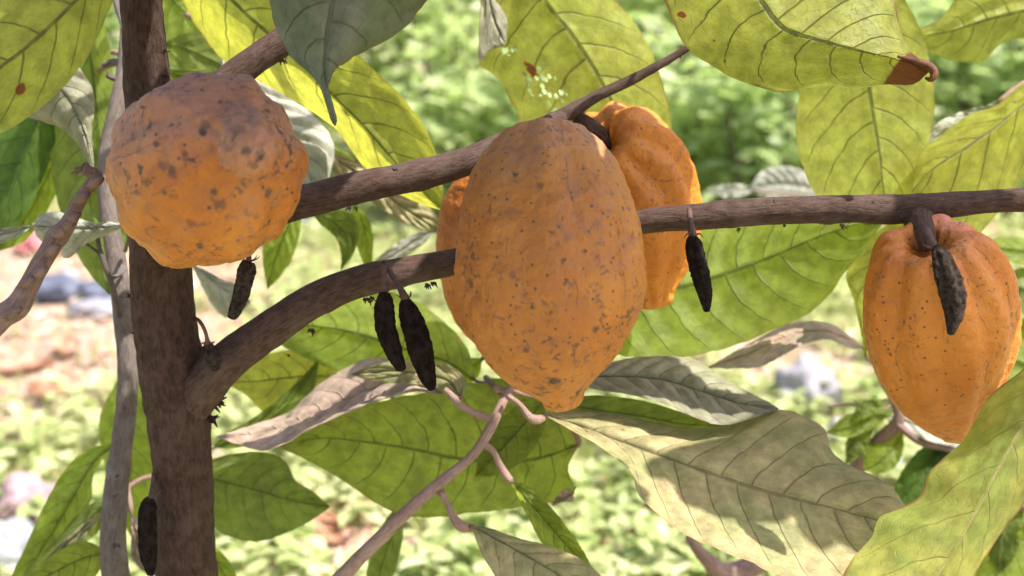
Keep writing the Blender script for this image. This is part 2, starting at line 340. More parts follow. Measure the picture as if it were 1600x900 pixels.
def leaf(parent, mat, base, tip, mid, A, B, d=(1.1, 1.1, 1.1), da=0., db=0., N=9, label=None, pet=None, petw=8, petm=None, ripple=.004, seed=None, cup=.0, nu=64, nv=14, quilt=.0016):
    seed = random.random()*50 if seed is None else seed
    M = catmull([base]+list(mid)+[tip], nu); EA = catmull([base]+list(A)+[tip], nu); EB = catmull([base]+list(B)+[tip], nu)
    for E, so_ in ((EA, 0), (EB, 31)):
        for i in range(1, nu-1):
            q = i/nu; k = 1+.022*noise.noise(Vector((q*16+seed, so_, 0)))+.016*noise.noise(Vector((q*42+seed, so_, 5)))-.05*max(0, noise.noise(Vector((q*30+seed, so_, 11)))-.42)
            E[i] = M[i]+(E[i]-M[i])*k
    u = np.linspace(0, 1, nu); dm = catmull([(0, d[0]), (.5, d[1]), (1, d[2])], 60); dmid = np.interp(u, dm[:, 0], dm[:, 1])
    vs = np.concatenate([-np.linspace(1, 0, nv+1)[:-1], [0], np.linspace(0, 1, nv+1)[1:]]); nw = len(vs)
    G = np.zeros((nu, nw, 3)); UVs = []
    for i in range(nu):
        env = math.sin(math.pi*min(1, max(0, u[i])))**.7
        for j, v in enumerate(vs):
            e = EA[i] if v < 0 else EB[i]; av = abs(v)
            q = M[i]*(1-av)+e*av; dd = (da if v < 0 else db)*env*av**1.4
            rp = ripple*av**2*env*noise.noise(Vector((u[i]*5+seed, v*1.2, seed)))*2+ripple*av**3*env*noise.noise(Vector((u[i]*14+seed, v*2, seed+9)))
            G[i, j] = P(q[0], q[1], dmid[i]+dd+rp); UVs.append((u[i]*N, v+1))
    gu = np.gradient(G, axis=0); gv = np.gradient(G, axis=1); nr = np.cross(gu, gv); ln = np.linalg.norm(nr, axis=2)[..., None]; nr = nr/(ln+1e-9)
    for i in range(nu):
        for j, v in enumerate(vs):
            av = abs(v); ph = (u[i]*N-1.55*av**1.45+(.45 if v > 0 else 0)) % 1; q = abs(ph-.5)*2
            h = quilt*(q**.6)*min(1, av*5)*(1-av)**.4*math.sin(math.pi*u[i])**.5-.0016*math.exp(-(av/.05)**2)
            f = 1 if nr[i, j, 1] < 0 else -1
            G[i, j] += nr[i, j]*f*(h*1.2 if mat in ('tan', 'dusty', 'dusty_tip', 'pale', 'pink') else -h*1.2)+nr[i, j]*f*.0009*noise.noise(Vector((u[i]*22, v*9, seed)))
    F = [(i*nw+j, i*nw+j+1, (i+1)*nw+j+1, (i+1)*nw+j) for i in range(nu-1) for j in range(nw-1)]
    o = link('leaf', G.reshape(-1, 3), F, LM[mat] if isinstance(mat, str) else mat, parent, uv=UVs)
    if label: o['label'] = label
    if pet is None:
        m0 = np.array(base, float); t = m0-M[4]; t /= np.linalg.norm(t)+1e-9
        pet = [(m0[0]+t[0]*45, m0[1]+t[1]*45-6, d[0]+.01), (m0[0]+t[0]*85, m0[1]+t[1]*85+10, d[0]+.03)]
    if pet:
        q = M[2]
        pp = [(q[0], q[1], dmid[2]+.0015), (base[0], base[1], d[0])]+[tuple(x[:3]) for x in pet]
        ww = [petw*.5, petw*.95]+[petw]*(len(pet)-1)+[petw*1.3]
        tube('petiole', [P(*x) for x in pp], [w_*.00025*x[2] for w_, x in zip(ww, pp)], petm or PET, o, sides=10, step=.004)
    return o

def pod_geo(axis, prof, nseg=150, nang=160, ridge=.03, ridge_top=1., ridge_mid=.6, wart=.0008, lump=.02, phase=0., ridge_tip=0., furrow=1., seed=0., pair=.35, wartscale=110):
    """axis: world points; prof: (s, radius m)"""
    ax = catmull([tuple(p) for p in axis], 80)
    for _ in range(60): ax[1:-1] = (ax[:-2]+2*ax[1:-1]+ax[2:])/4
    T, N, B = frames(ax)
    pc = catmull(prof, nseg); V = []; UVs = []
    for i in range(nseg):
        s, r0 = pc[i]; k = np.clip(s, 0, 1)*79; a = int(min(78, max(0, math.floor(k)))); f = k-a
        c = ax[a]*(1-f)+ax[a+1]*f
        if s < 0: c = c+T[0]*s*np.linalg.norm(ax[-1]-ax[0])
        n = N[a]*(1-f)+N[a+1]*f; b = B[a]*(1-f)+B[a+1]*f; r0 = max(r0, 0)
        amp = ridge*(ridge_tip*min(1, max(0, s-.45)/.15)+ridge_top*(1-min(1, s*2.2))**1.2+ridge_mid+(.5*ridge_top*max(0, s-.72)/.28))
        for j in range(nang+1):
            th = 2*math.pi*j/nang+phase+.10*noise.noise(Vector((s*3+seed, 0, 0)))
            w1 = 1-abs(math.cos(5*th))**.9*1.0; big = math.cos(10*th)
            g = (big*.5+.5)**.75-.5+pair*math.cos(5*th)
            r = r0*(1+amp*g*furrow)
            p = c+(n*math.cos(th)+b*math.sin(th))*r
            q = Vector(p)
            dsp = wart*(noise.noise(q*wartscale+Vector((seed, 0, 0)))+.6*noise.noise(q*wartscale*2.1))+r0*lump*noise.noise(q*28+Vector((seed, seed, 0)))
            p = p+(n*math.cos(th)+b*math.sin(th))*dsp*min(1, r0/.01)
            V.append(p); UVs.append((j/nang, s))
    w_ = nang+1
    F = [(i*w_+j, i*w_+j+1, (i+1)*w_+j+1, (i+1)*w_+j) for i in range(nseg-1) for j in range(nang)]
    return V, F, UVs
def profpx(L, rows, d):
    return [(s, r*.0005*d) for s, r in rows]

# ================================================================== SETTING
def ground_material():
    s = NM('ground_grass_and_soil'); geo = s.n('NewGeometry').outputs['Position']
    n1 = s.noise(geo, 1.1, 5, .6); n2 = s.noise(geo, 9., 5, .65, .4); n3 = s.noise(geo, 55., 4, .7)
    g = s.mix(s.ss(n2, .35, .65), (.40, .43, .2), (.50, .50, .28))
    g = s.mix(s.ss(n3, .55, .7, 0., .6), g, (.42, .36, .22))
    soil = s.mix(s.ss(n2, .3, .7), (.58, .38, .31), (.68, .51, .43)); soil = s.mix(s.ss(n3, .5, .68), soil, (.20, .12, .08))
    m = s.ss(n1, .50, .60)
    for (px, py, r) in ((70, 540, 1.1), (-60, 455, 1.8), (150, 430, .8), (1250, 590, .35), (1180, 560, .3), (560, 860, .22), (1560, 390, 1.2), (1480, 880, .5)):
        p = ground_at(px, py); v = s.t.nodes.new('ShaderNodeVectorMath'); v.operation = 'DISTANCE'; s.set(v.inputs[0], geo); v.inputs[1].default_value = p
        m = s.math('MAXIMUM', m, s.ss(s.math('ADD', v.outputs['Value'], s.math('MULTIPLY', s.math('SUBTRACT', n2, .5), r)), r*.55, r, 1., 0.))
    c = s.mix(m, g, soil)
    pr = s.n('BsdfPrincipled'); s.set(pr.inputs['Base Color'], c); pr.inputs['Roughness'].default_value = .95; pr.inputs['Specular IOR Level'].default_value = .1
    s.set(pr.inputs['Normal'], s.bump(s.math('ADD', n2, n3), 1., .03)); s.t.links.new(pr.outputs[0], s.out.inputs[0]); return s.m
def gz(x, y): return .05*noise.noise(Vector((x*.6, y*.6, 3)))+.02*noise.noise(Vector((x*2.2, y*2.2, 1)))
V = []; F = []
nx, ny = 160, 160
xs = np.linspace(-1, 1, nx); xs = np.sign(xs)*np.abs(xs)**2.4*60; ys = np.concatenate([np.linspace(-40, 1, 20)[:-1], 1+np.linspace(0, 1, ny-19)**2.2*140])
for y in ys:
    for x in xs: V.append((x, y, gz(x, y)))
F = [(j*nx+i, j*nx+i+1, (j+1)*nx+i+1, (j+1)*nx+i) for j in range(ny-1) for i in range(nx-1)]
tag(link('ground', V, F, ground_material()), kind='structure')

def foliage_mat(name, a, b, c3, tf=.35, rough=.45):
    s = NM(name); oi = s.n('NewGeometry'); rnd = oi.outputs['Random Per Island']; pos = oi.outputs['Position']
    c = s.mix(s.ss(s.noise(pos, 3.5, 3), .35, .65), a, b); c = s.mix(s.ss(rnd, .55, .95), c, c3)
    pr = s.n('BsdfPrincipled'); s.set(pr.inputs['Base Color'], c); pr.inputs['Roughness'].default_value = rough
    tr = s.n('BsdfTranslucent'); s.set(tr.inputs['Color'], s.mix(.5, c, (.35, .5, .06))); mx = s.n('MixShader'); mx.inputs[0].default_value = tf
    s.t.links.new(pr.outputs[0], mx.inputs[1]); s.t.links.new(tr.outputs[0], mx.inputs[2]); s.t.links.new(mx.outputs[0], s.out.inputs[0]); return s.m
GRASS = foliage_mat('grass_blades', (.44, .46, .18), (.55, .54, .26), (.66, .56, .38), .4, .6)
WEED = foliage_mat('weed_leaves', (.38, .46, .17), (.50, .54, .26), (.60, .60, .36), .4, .55)
LITTER = foliage_mat('dry_litter', (.64, .44, .37), (.70, .56, .48), (.42, .28, .22), .2, .7)
soil_spots = [(ground_at(px, py), r) for (px, py, r) in ((70, 540, 1.1), (-60, 455, 1.8), (150, 430, .8), (1250, 590, .35), (1180, 560, .3), (560, 860, .22), (1480, 880, .5))]
def scatter(name, n, m, maker, dens, label, cat):
    Vs = []; Fs = []; k = 0
    rs = np.random.RandomState(len(name)*37)
    while k < n:
        y = 1.9+rs.rand()**1.25*9.; x = (rs.rand()*2-1)*(.52*y+.5)
        if rs.rand() > dens(x, y): k += 1; continue
        maker(Vs, Fs, x, y, gz(x, y), rs); k += 1
    return tag(link(name, Vs, Fs, m, smooth=False), label, cat, kind='stuff')
def soilness(x, y):
    s = 0
    for p, r in soil_spots: s = max(s, 1-math.hypot(x-p.x, y-p.y)/r)
    return max(0, min(1, s*2+.6*noise.noise(Vector((x*4, y*4, 0)))))
def blade(Vs, Fs, x, y, z, rs):
    a = rs.rand()*6.28; h = .03+rs.rand()*.06; wd = .003+rs.rand()*.004; lx, ly = math.cos(a)*h*.6*rs.rand(), math.sin(a)*h*.6*rs.rand(); b = rs.rand()*6.28; dx, dy = math.cos(b)*wd, math.sin(b)*wd
    k = len(Vs); Vs += [(x-dx, y-dy, z-.003), (x+dx, y+dy, z-.003), (x+lx*.4+dx*.7, y+ly*.4+dy*.7, z+h*.6), (x+lx, y+ly, z+h)]; Fs += [(k, k+1, k+2, k+3)]
def leaflet(Vs, Fs, p, d, nrm, L, wd):
    s = d.cross(nrm); s.normalize(); k = len(Vs); dr = nrm*L*.08
    Vs += [p, p+d*L*.3+s*wd*.5, p+d*L*.72+s*wd*.4, p+d*L-dr*2, p+d*L*.72-s*wd*.4, p+d*L*.3-s*wd*.5, p+d*L*.33-dr, p+d*L*.7-dr]
    Fs += [(k, k+1, k+6), (k, k+6, k+5), (k+1, k+2, k+7, k+6), (k+6, k+7, k+4, k+5), (k+2, k+3, k+7), (k+7, k+3, k+4)]
def weed(Vs, Fs, x, y, z, rs):
    n = 4+int(rs.rand()*5); h = .03+rs.rand()*.09
    for i in range(n):
        a = rs.rand()*6.28; e = rs.rand()*.8; d = Vector((math.cos(a)*math.cos(e), math.sin(a)*math.cos(e), math.sin(e)-.25)).normalized()
        up = Vector((rs.rand()-.5, rs.rand()-.5, 1.6)).normalized(); L = .03+rs.rand()*.055
        leaflet(Vs, Fs, Vector((x, y, z+h*(.3+.7*rs.rand())))+d*.01, d, up, L, L*.5)
def bit(Vs, Fs, x, y, z, rs):
    a = rs.rand()*6.28; d = Vector((math.cos(a), math.sin(a), rs.rand()*.4-.1)).normalized(); L = .03+rs.rand()*.07
    leaflet(Vs, Fs, Vector((x, y, z+.012)), d, Vector((rs.rand()-.5, rs.rand()-.5, 1)).normalized(), L, L*.45)
scatter('grass', 52000, GRASS, blade, lambda x, y: 1-.8*soilness(x, y), 'short pale green grass covering the ground behind the cocoa tree', 'grass')
scatter('ground_cover_weeds', 9000, WEED, weed, lambda x, y: (.15+.85*(noise.noise(Vector((x*1.5, y*1.5, 5)))+.25 > 0)+(x > .2 and y < 4.2)*.5)*(1-soilness(x, y)), 'small broad-leaved weeds growing in patches among the grass', 'weeds')
scatter('leaf_litter', 7000, LITTER, bit, lambda x, y: .22+.8*soilness(x, y), 'scattered bits of pinkish brown dry leaves lying on the soil and grass', 'leaf litter')

# fallen leaves, bags and stones lying on the ground
def ground_leaf(px, py, L, rot, c, label):
    p = ground_at(px, py); p.z = gz(p.x, p.y)+.012; V = []; F = []; n, m_ = 16, 8; rs = random.Random(px)
    for i in range(n+1):
        for j in range(m_+1):
            u = i/n; v = j/m_*2-1; x = (u-.5)*L; y = v*L*.24*math.sin(math.pi*u**.85)**.8
            z = .10*L*(v*v)+.14*L*(u-.4)**2+.02*noise.noise(Vector((u*3, v*2, px)))
            q = Matrix.Rotation(rot, 3, 'Z') @ Vector((x, y, z)); V.append(p+q)
    F = [(i*(m_+1)+j, i*(m_+1)+j+1, (i+1)*(m_+1)+j+1, (i+1)*(m_+1)+j) for i in range(n) for j in range(m_)]
    o = link('fallen_leaf', V, F, c); tag(o, label, 'leaf', 'dry leaves fallen on the ground')
DRYP = plain('fallen_leaf_pink', (.55, .33, .24), (.38, .2, .14), 25., .6, .2)
DRYB = plain('fallen_leaf_brown', (.30, .14, .09), (.42, .24, .16), 25., .6, .15)
DRYW = plain('fallen_leaf_bleached', (.6, .52, .46), (.48, .40, .36), 25., .6, .2)
for a in ((548, 812, .19, .6, DRYP, 'orange pink dry leaf on the grass below the two black hanging pods'),
          (520, 838, .17, 2.1, DRYB, 'rust brown curled dry leaf on the ground left of the slanting mauve twig'),
          (575, 860, .16, 1.2, DRYP, 'pink dry leaf partly behind the slanting mauve twig'),
          (500, 878, .15, 2.6, DRYW, 'bleached dry leaf at the bottom edge beside the trunk'),
          (30, 590, .22, .3, DRYP, 'pinkish dry leaf on the bare soil at the far left'),
          (105, 560, .2, 1.9, DRYP, 'pinkish dry leaf on bare soil left of the grey stem'),
          (75, 628, .18, 2.6, DRYB, 'brown dry leaf at the lower edge of the bare soil patch'),
          (620, 688, .2, .2, DRYB, 'brown dry leaf on the ground behind the large green leaf'),
          (980, 860, .16, .5, DRYB, 'brown dry leaf on the ground right of the pale narrow leaf'),
          (1010, 800, .16, 2.4, DRYB, 'dark dry leaf in the weeds under the large tan leaf'),
          (1500, 860, .16, 1., DRYP, 'pink dry leaf on the ground at the lower right')):
    ground_leaf(*a)
def bag(name, px, py, size, c, label, cat, flat=.6, seed=0):
    p = ground_at(px, py); p.z = gz(p.x, p.y)+size*flat*.42; bm = bmesh.new(); bmesh.ops.create_icosphere(bm, subdivisions=4, radius=.5)
    for v in bm.verts:
        q = v.co.copy(); n = q.normalized(); k = 1+.5*noise.noise(n*1.6+Vector((seed, 0, 0)))+.18*(abs(noise.noise(n*5+Vector((seed, 0, 0)))))*-1+.08*noise.noise(n*13)
        v.co = Vector((q.x*k*size, q.y*k*size*.8, q.z*k*size*flat))+p
    me = bpy.data.meshes.new(name); bm.to_mesh(me); bm.free(); me.polygons.foreach_set('use_smooth', [True]*len(me.polygons)); me.materials.append(c)
    o = bpy.data.objects.new(name, me); col.objects.link(o); tag(o, label, cat)
WHT = plain('white_plastic', (.46, .43, .47), (.34, .32, .37), 12., .5, .2, bump=.01)
BLU = plain('bluish_plastic', (.5, .62, .72), (.4, .5, .62), 12., .4, .2, bump=.01)
DKB = plain('dark_blue_plastic', (.05, .06, .10), (.13, .14, .2), 12., .4, bump=.01)
RED = plain('faded_red_plastic', (.62, .18, .18), (.7, .3, .3), 12., .45, .2, bump=.01)
STN = plain('grey_stone', (.34, .34, .38), (.24, .24, .27), 14., .8, bump=.01)
STP = plain('pinkish_stone', (.42, .28, .3), (.30, .2, .23), 14., .8, bump=.01)
bag('plastic_bag', 1255, 650, .19, WHT, 'white crumpled plastic bag on the ground behind the large tan leaf', 'plastic bag', .85, 1)
bag('plastic_bag', 1318, 708, .10, WHT, 'small white plastic bag beside the mauve twigs below the right pod', 'plastic bag', .9, 2)
bag('plastic_bag', 1388, 742, .09, BLU, 'light blue scrap of plastic beyond the dark green leaf at lower right', 'plastic bag', .6, 3)
bag('plastic_bag', 84, 470, .24, DKB, 'dark blue crumpled plastic on the ground left of the grey stem', 'plastic bag', .4, 4)
bag('plastic_bag', 158, 470, .22, DKB, 'dark plastic scrap touching the left edge of the grey stem', 'plastic bag', .35, 5)
bag('plastic_bag', 108, 456, .12, WHT, 'small white plastic scrap beside the dark blue plastic', 'plastic bag', .8, 6)
bag('plastic_bag', 152, 492, .20, WHT, 'long white plastic scrap on the soil left of the trunk', 'plastic bag', .3, 7)
bag('plastic_bag', 72, 398, .26, RED, 'faded red plastic behind the pale folded leaf at the left', 'plastic bag', .4, 8)
bag('plastic_bag', 1470, 372, .5, RED, 'dull red plastic far behind the right pod', 'plastic bag', .35, 12)
bag('stone', 52, 815, .17, STP, 'pinkish stone on the grass near the lower left leaves', 'stone', .8, 9)
bag('stone', 2, 895, .20, STN, 'grey blue stone in the lower left corner', 'stone', .8, 10)
bag('stone', 440, 352, .3, DKB, 'dark stone on the grass beyond the left pod', 'stone', .4, 11)

# shrubs of the thicket behind
SH = [foliage_mat('shrub_leaves_bright', (.50, .60, .28), (.62, .70, .38), (.72, .76, .52), .6, .45),
      foliage_mat('shrub_leaves_fresh', (.42, .54, .24), (.54, .64, .34), (.64, .72, .46), .58, .45),
      foliage_mat('shrub_leaves_deep', (.13, .25, .11), (.2, .36, .17), (.32, .48, .26), .42, .35)]
STEM = plain('shrub_stem', (.12, .09, .06), (.07, .05, .04), 40., .8)
def shrub(x, y, h, r, nl, L, mi, label, seed, droop=.3):
    rs = np.random.RandomState(seed); z0 = gz(x, y)
    root = empty('shrub', (x, y, z0), label, 'shrub', 'leafy shrubs of the blurred thicket behind the tree')
    Vs = []; Fs = []; sv = []; sf = []; su = []
    ns = 9
    for k in range(ns):
        a = k*2.4+rs.rand(); top = Vector((x+math.cos(a)*r*(.3+.7*rs.rand()), y+math.sin(a)*r*(.3+.6*rs.rand()), z0+h*(.55+.45*rs.rand())))
        b0 = Vector((x+math.cos(a)*.05, y+math.sin(a)*.05, z0-.02)); midp = (b0+top)/2+Vector((math.cos(a)*r*.12, math.sin(a)*r*.12, h*.08))
        v, f, u_ = tube_data([b0, midp, top], [.014, .009, .004], sides=6, step=.08, vo=len(sv)); sv += v; sf += f; su += u_
        for i in range(nl//ns):
            t = .12+.9*rs.rand(); p = b0.lerp(midp, min(1, t*2)) if t < .5 else midp.lerp(top, (t-.5)*2)
            p = p+Vector(((rs.rand()-.5), (rs.rand()-.5), (rs.rand()-.5)*.6))*r*.75
            a2 = rs.rand()*6.28; e = rs.rand()*.9-droop*1.4; d = Vector((math.cos(a2)*math.cos(e), math.sin(a2)*math.cos(e), math.sin(e)))
            nrm = Vector((rs.rand()-.5, rs.rand()-.5-.3, 1.3)).normalized(); ll = L*(.6+.7*rs.rand()); leaflet(Vs, Fs, p, d, nrm, ll, ll*.42)
    link('stem', sv, sf, STEM, root, uv=su); link('crown', Vs, Fs, SH[mi], root, smooth=False)
shr = [(-2.6, 7.6, 1.9, .8, 1), (-1.5, 8.2, 2.1, .8, 0), (-.75, 7.3, 1.7, .6, 0), (-.25, 6.3, 1.15, .45, 0), (.30, 6.2, 1.05, .42, 1), (-.05, 8.2, 2.0, .8, 0), (.75, 7.9, 1.8, .7, 0),
       (.75, 6.1, 1.05, .4, 0), (1.15, 5.7, 1.1, .42, 1), (1.55, 6.5, 1.45, .55, 1), (1.25, 7.6, 1.9, .7, 0), (2.1, 7.4, 1.5, .6, 1), (2.5, 6.6, 1.3, .5, 1), (2.9, 8.0, 2.1, .8, 2), (3.7, 7.6, 2.0, .8, 1), (-3.6, 8.4, 2.0, .9, 1), (4.6, 8.6, 2.2, .9, 1)]
lab = ['far left of the thicket', 'behind the pale leaf and trunk', 'left of centre behind the left pod', 'bright, in the gap between left pod and middle pods', 'fresh green, just left of the lace-eaten leaf', 'tall, behind the lace-eaten leaf', 'tall, right behind the bare twig tip',
       'low, right of the ribbed pod behind', 'large-leaved, above the bleached leaf', 'in the gap above the horizontal branch', 'tall, above the twig tip', 'dark, in the upper right gap', 'fresh green, in front of the dark shrub at right', 'dark and tall, at the right edge', 'beyond the right edge', 'beyond the left edge', 'farthest right of the thicket']
for i, (x, y, h, r, mi) in enumerate(shr):
    shrub(x, y, h, r, int(620*(h*r+.4)), .15, mi, 'blurred leafy shrub '+lab[i], i+3)
# farther wood closing the view
def far_tree(x, y, h, r, mi, seed, label):
    rs = np.random.RandomState(seed); root = empty('tree', (x, y, 0), label, 'tree', 'trees far behind the thicket')
    tube('trunk', [(x, y, -.05), (x+.1, y, h*.4), (x, y, h*.85)], [.13, .1, .03], STEM, root, sides=10, step=.2)
    Vs = []; Fs = []
    for c in range(24):
        a = rs.rand()*6.28; cc = Vector((x+math.cos(a)*r*rs.rand(), y+math.sin(a)*r*rs.rand(), h*(.12+.85*rs.rand())))
        for i in range(170):
            p = cc+Vector(rs.randn(3))*r*.24; d = Vector(rs.randn(3)); d.z -= .5; d.normalize(); L = .22*(.6+.6*rs.rand()); leaflet(Vs, Fs, p, d, (Vector(rs.randn(3))*.4+Vector((0, -.3, 1))).normalized(), L, L*.42)
    link('crown', Vs, Fs, SH[mi], root, smooth=False)
for i in range(9):
    far_tree(-7.2+i*1.85, 11.5+(i % 3)*.9, 4.+(i*7 % 5)*.3, 1.5, (1, 0, 1, 0, 0, 0, 1, 2, 1)[i], 50+i, 'low leafy tree %s of the wood behind the thicket' % ('at the far left', 'second from the left', 'third from the left', 'just left of centre', 'at the centre', 'just right of centre', 'third from the right', 'second from the right', 'at the far right')[i])

# ================================================================== COCOA TREE
T0 = P(292, 900, 1.10)
tree = empty('cocoa_tree', (T0.x, T0.y, 0), 'brown forking cocoa tree in front, bearing all the orange pods and big leaves', 'tree')
pts = [(256, 300, 1.03, 100), (251, 400, 1.045, 97), (256, 500, 1.06, 96), (270, 590, 1.075, 106), (280, 650, 1.08, 98), (286, 740, 1.09, 91), (292, 900, 1.11, 94)]
pw = [P(a, b, c) for a, b, c, d in pts]; rr = [w_*.00025*d for _, _, d, w_ in pts]
pw += [Vector((T0.x+.008, T0.y+.01, .55)), Vector((T0.x+.012, T0.y+.01, .2)), Vector((T0.x+.01, T0.y+.012, -.03))]; rr += [.029, .034, .05]
up = [(222, -260, .97, 52), (224, -80, .985, 60), (222, 0, .99, 64), (226, 70, 1.0, 66), (232, 140, 1.01, 74), (246, 220, 1.02, 92)]
pw = [P(a, b, c) for a, b, c, d in up]+pw; rr = [w_*.00025*d for _, _, d, w_ in up]+rr
ex = []
def cush(px, py, d, nrm, size, n, seed): ex.extend(flower_cushion(P(px, py, d), nrm, size, n, seed))
for c in ((203, 462, 1.045, (-1, -.2, 0), .005, 5, 1), (334, 628, 1.07, (1, -.3, -.3), .012, 16, 2), (328, 655, 1.075, (1, -.3, -.4), .010, 14, 3), (257, 118, 1.0, (1, -.3, 0), .006, 8, 4), (254, 80, .995, (1, -.3, .1), .006, 6, 5), (318, 548, 1.05, (.6, -.6, .6), .009, 12, 6), (209, 520, 1.05, (-1, -.2, 0), .004, 4, 7), (303, 498, 1.02, (.8, -.6, .1), .006, 8, 8)): cush(*c)
tube('trunk', pw, rr, BARK, tree, sides=56, step=.0032, rough=.0017, fibre=.8, extra=ex,
     knots=[(.33, 1.2, .008, .002), (.30, 0.3, .006, .002), (.44, -.6, .009, .0025), (.17, 1.1, .005, .002)])
ex = []
# branch toward the upper right
for c in ((442, 95, 1.06, (.5, -.3, -1), .006, 9, 11),): cush(*c)
px_tube('branch', [(258, 260, 1.04, 66), (300, 190, 1.045, 60), (345, 140, 1.05, 52), (395, 96, 1.055, 46), (445, 62, 1.06, 44), (520, 0, 1.07, 40), (600, -90, 1.08, 34), (720, -190, 1.08, 26)], BARKB, tree, sides=40, rough=.0009, extra=ex,
        knots=[(.42, 0., .006, .0015)])
ex = []
for c in ((617, 265, 1.03, (0, -1, .3), .004, 8, 12), (545, 325, 1.04, (0, -.2, -1), .005, 7, 13), (555, 325, 1.04, (0, -.2, -1), .004, 5, 14), (925, 205, 1.06, (.2, -1, .3), .003, 3, 15), (1063, 90, 1.08, (.1, -.5, -1), .003, 3, 16)): cush(*c)
ex.append(([P(900, 182, 1.10), P(918, 196, 1.10), P(934, 208, 1.105), P(948, 226, 1.115)], [.0062, .0082, .0078, .0062], dict(sides=20, step=.003, rough=.0006)))
px_tube('branch', [(240, 345, 1.05, 86), (330, 345, 1.04, 68), (420, 328, 1.04, 56), (480, 313, 1.045, 52), (560, 293, 1.05, 50), (640, 276, 1.055, 48), (700, 262, 1.06, 47), (750, 244, 1.065, 44), (810, 214, 1.075, 36), (870, 187, 1.085, 28), (930, 152, 1.09, 19), (1000, 118, 1.10, 15), (1050, 90, 1.10, 12), (1076, 73, 1.10, 11), (1080, 70, 1.10, 8)],
        BARKB, tree, sides=44, rough=.0009, extra=ex, knots=[(.46, 1.57, .007, .002), (.47, .2, .006, .0015), (.62, 1., .006, .0015), (.8, .3, .004, .001), (.92, .5, .004, .001), (.87, 0., .004, .001)])
ex = []
for c in ((600, 412, 1.0, (0, -1, .4), .005, 8, 21), (487, 517, 1.02, (0, -.3, -1), .006, 9, 22), (573, 468, 1.02, (0, -.3, -1), .006, 12, 23), (580, 466, 1.02, (0, -.3, -1), .005, 8, 24), (668, 446, 1.03, (0, -.3, -1), .006, 12, 25), (677, 443, 1.03, (0, -.3, -1), .005, 8, 26), (518, 452, 1.02, (0, -1, .2), .004, 6, 27),
          (1155, 358, 1.05, (0, -.2, -1), .004, 6, 28), (1225, 352, 1.05, (0, -.2, -1), .003, 5, 29), (1316, 352, 1.05, (0, -.3, -1), .005, 8, 30), (1210, 315, 1.01, (0, -1, .2), .003, 5, 31), (1364, 316, 1.0, (0, -1, .2), .003, 5, 32), (355, 545, 1.03, (-.3, -.4, 1), .006, 9, 33), (365, 538, 1.03, (0, -.4, 1), .005, 7, 34), (450, 555, 1.03, (.3, -.2, -1), .003, 4, 35)): cush(*c)
px_tube('branch', [(272, 655, 1.085, 78), (305, 618, 1.072, 74), (340, 580, 1.055, 65), (380, 545, 1.05, 61), (430, 508, 1.045, 57), (490, 470, 1.045, 53), (555, 442, 1.045, 51), (620, 427, 1.045, 47), (680, 415, 1.05, 43), (760, 398, 1.055, 40), (880, 368, 1.055, 37), (1000, 347, 1.05, 38), (1080, 339, 1.045, 42), (1160, 332, 1.04, 44), (1240, 328, 1.035, 43), (1330, 326, 1.03, 44), (1400, 327, 1.03, 47), (1440, 325, 1.025, 46), (1500, 319, 1.02, 39), (1560, 314, 1.02, 37), (1640, 311, 1.015, 36), (1760, 300, 1.01, 34), (1900, 310, 1.0, 28)],
        BARKB, tree, sides=44, rough=.0009, extra=ex, knots=[(.665, 1.45, .006, .0022), (.705, 1.3, .004, .0015), (.755, 1.45, .006, .0025), (.86, 1.45, .0065, .003), (.905, 0., .005, .002), (.63, .1, .006, .0015), (.58, 1.6, .005, .0015), (.20, 1.4, .006, .0015), (.27, 1.8, .006, .0016), (.14, 1.6, .007, .0015)])
# low twig running out over the grass, with its side shoots
ex = [([P(x, y, d) for x, y, d, w_ in q], [w_*.00025*d for x, y, d, w_ in q], dict(sides=12, step=.003, rough=.0004)) for q in (
    [(777, 655, 1.112, 10), (757, 652, 1.1, 13), (735, 642, 1.1, 11), (715, 630, 1.1, 12), (703, 615, 1.1, 10), (694, 608, 1.1, 9)],
    [(752, 692, 1.1, 13), (768, 702, 1.1, 10), (780, 725, 1.1, 11), (790, 742, 1.1, 14), (799, 752, 1.1, 10)],
    [(793, 618, 1.1, 10), (812, 632, 1.1, 9), (826, 650, 1.1, 12), (838, 656, 1.11, 15), (850, 653, 1.12, 11)],
    [(770, 605, 1.12, 9), (800, 612, 1.13, 8), (850, 622, 1.14, 8)],
    [(688, 768, 1.1, 14), (700, 788, 1.1, 10), (708, 808, 1.1, 13), (720, 822, 1.1, 18), (736, 826, 1.11, 12)])]
for c in ((645, 775, 1.08, (-.5, 0, 1), .003, 4, 41), (625, 826, 1.08, (.7, 0, -1), .003, 4, 42), (660, 790, 1.08, (.6, 0, -1), .003, 4, 43)): ex.extend(flower_cushion(P(*c[:3]), *c[3:]))
px_tube('branch', [(292, 1190, 1.17, 40), (400, 1060, 1.15, 36), (480, 965, 1.13, 32), (545, 890, 1.11, 24), (610, 824, 1.1, 21), (660, 777, 1.1, 19), (700, 744, 1.1, 18), (738, 712, 1.1, 15), (762, 676, 1.1, 16), (782, 636, 1.11, 14), (799, 602, 1.12, 10), (803, 590, 1.12, 6)], TWIGP, tree, sides=22, rough=.0007, extra=ex,
        knots=[(.62, 1.6, .004, .002), (.76, .6, .004, .0015), (.5, 0, .004, .001)])
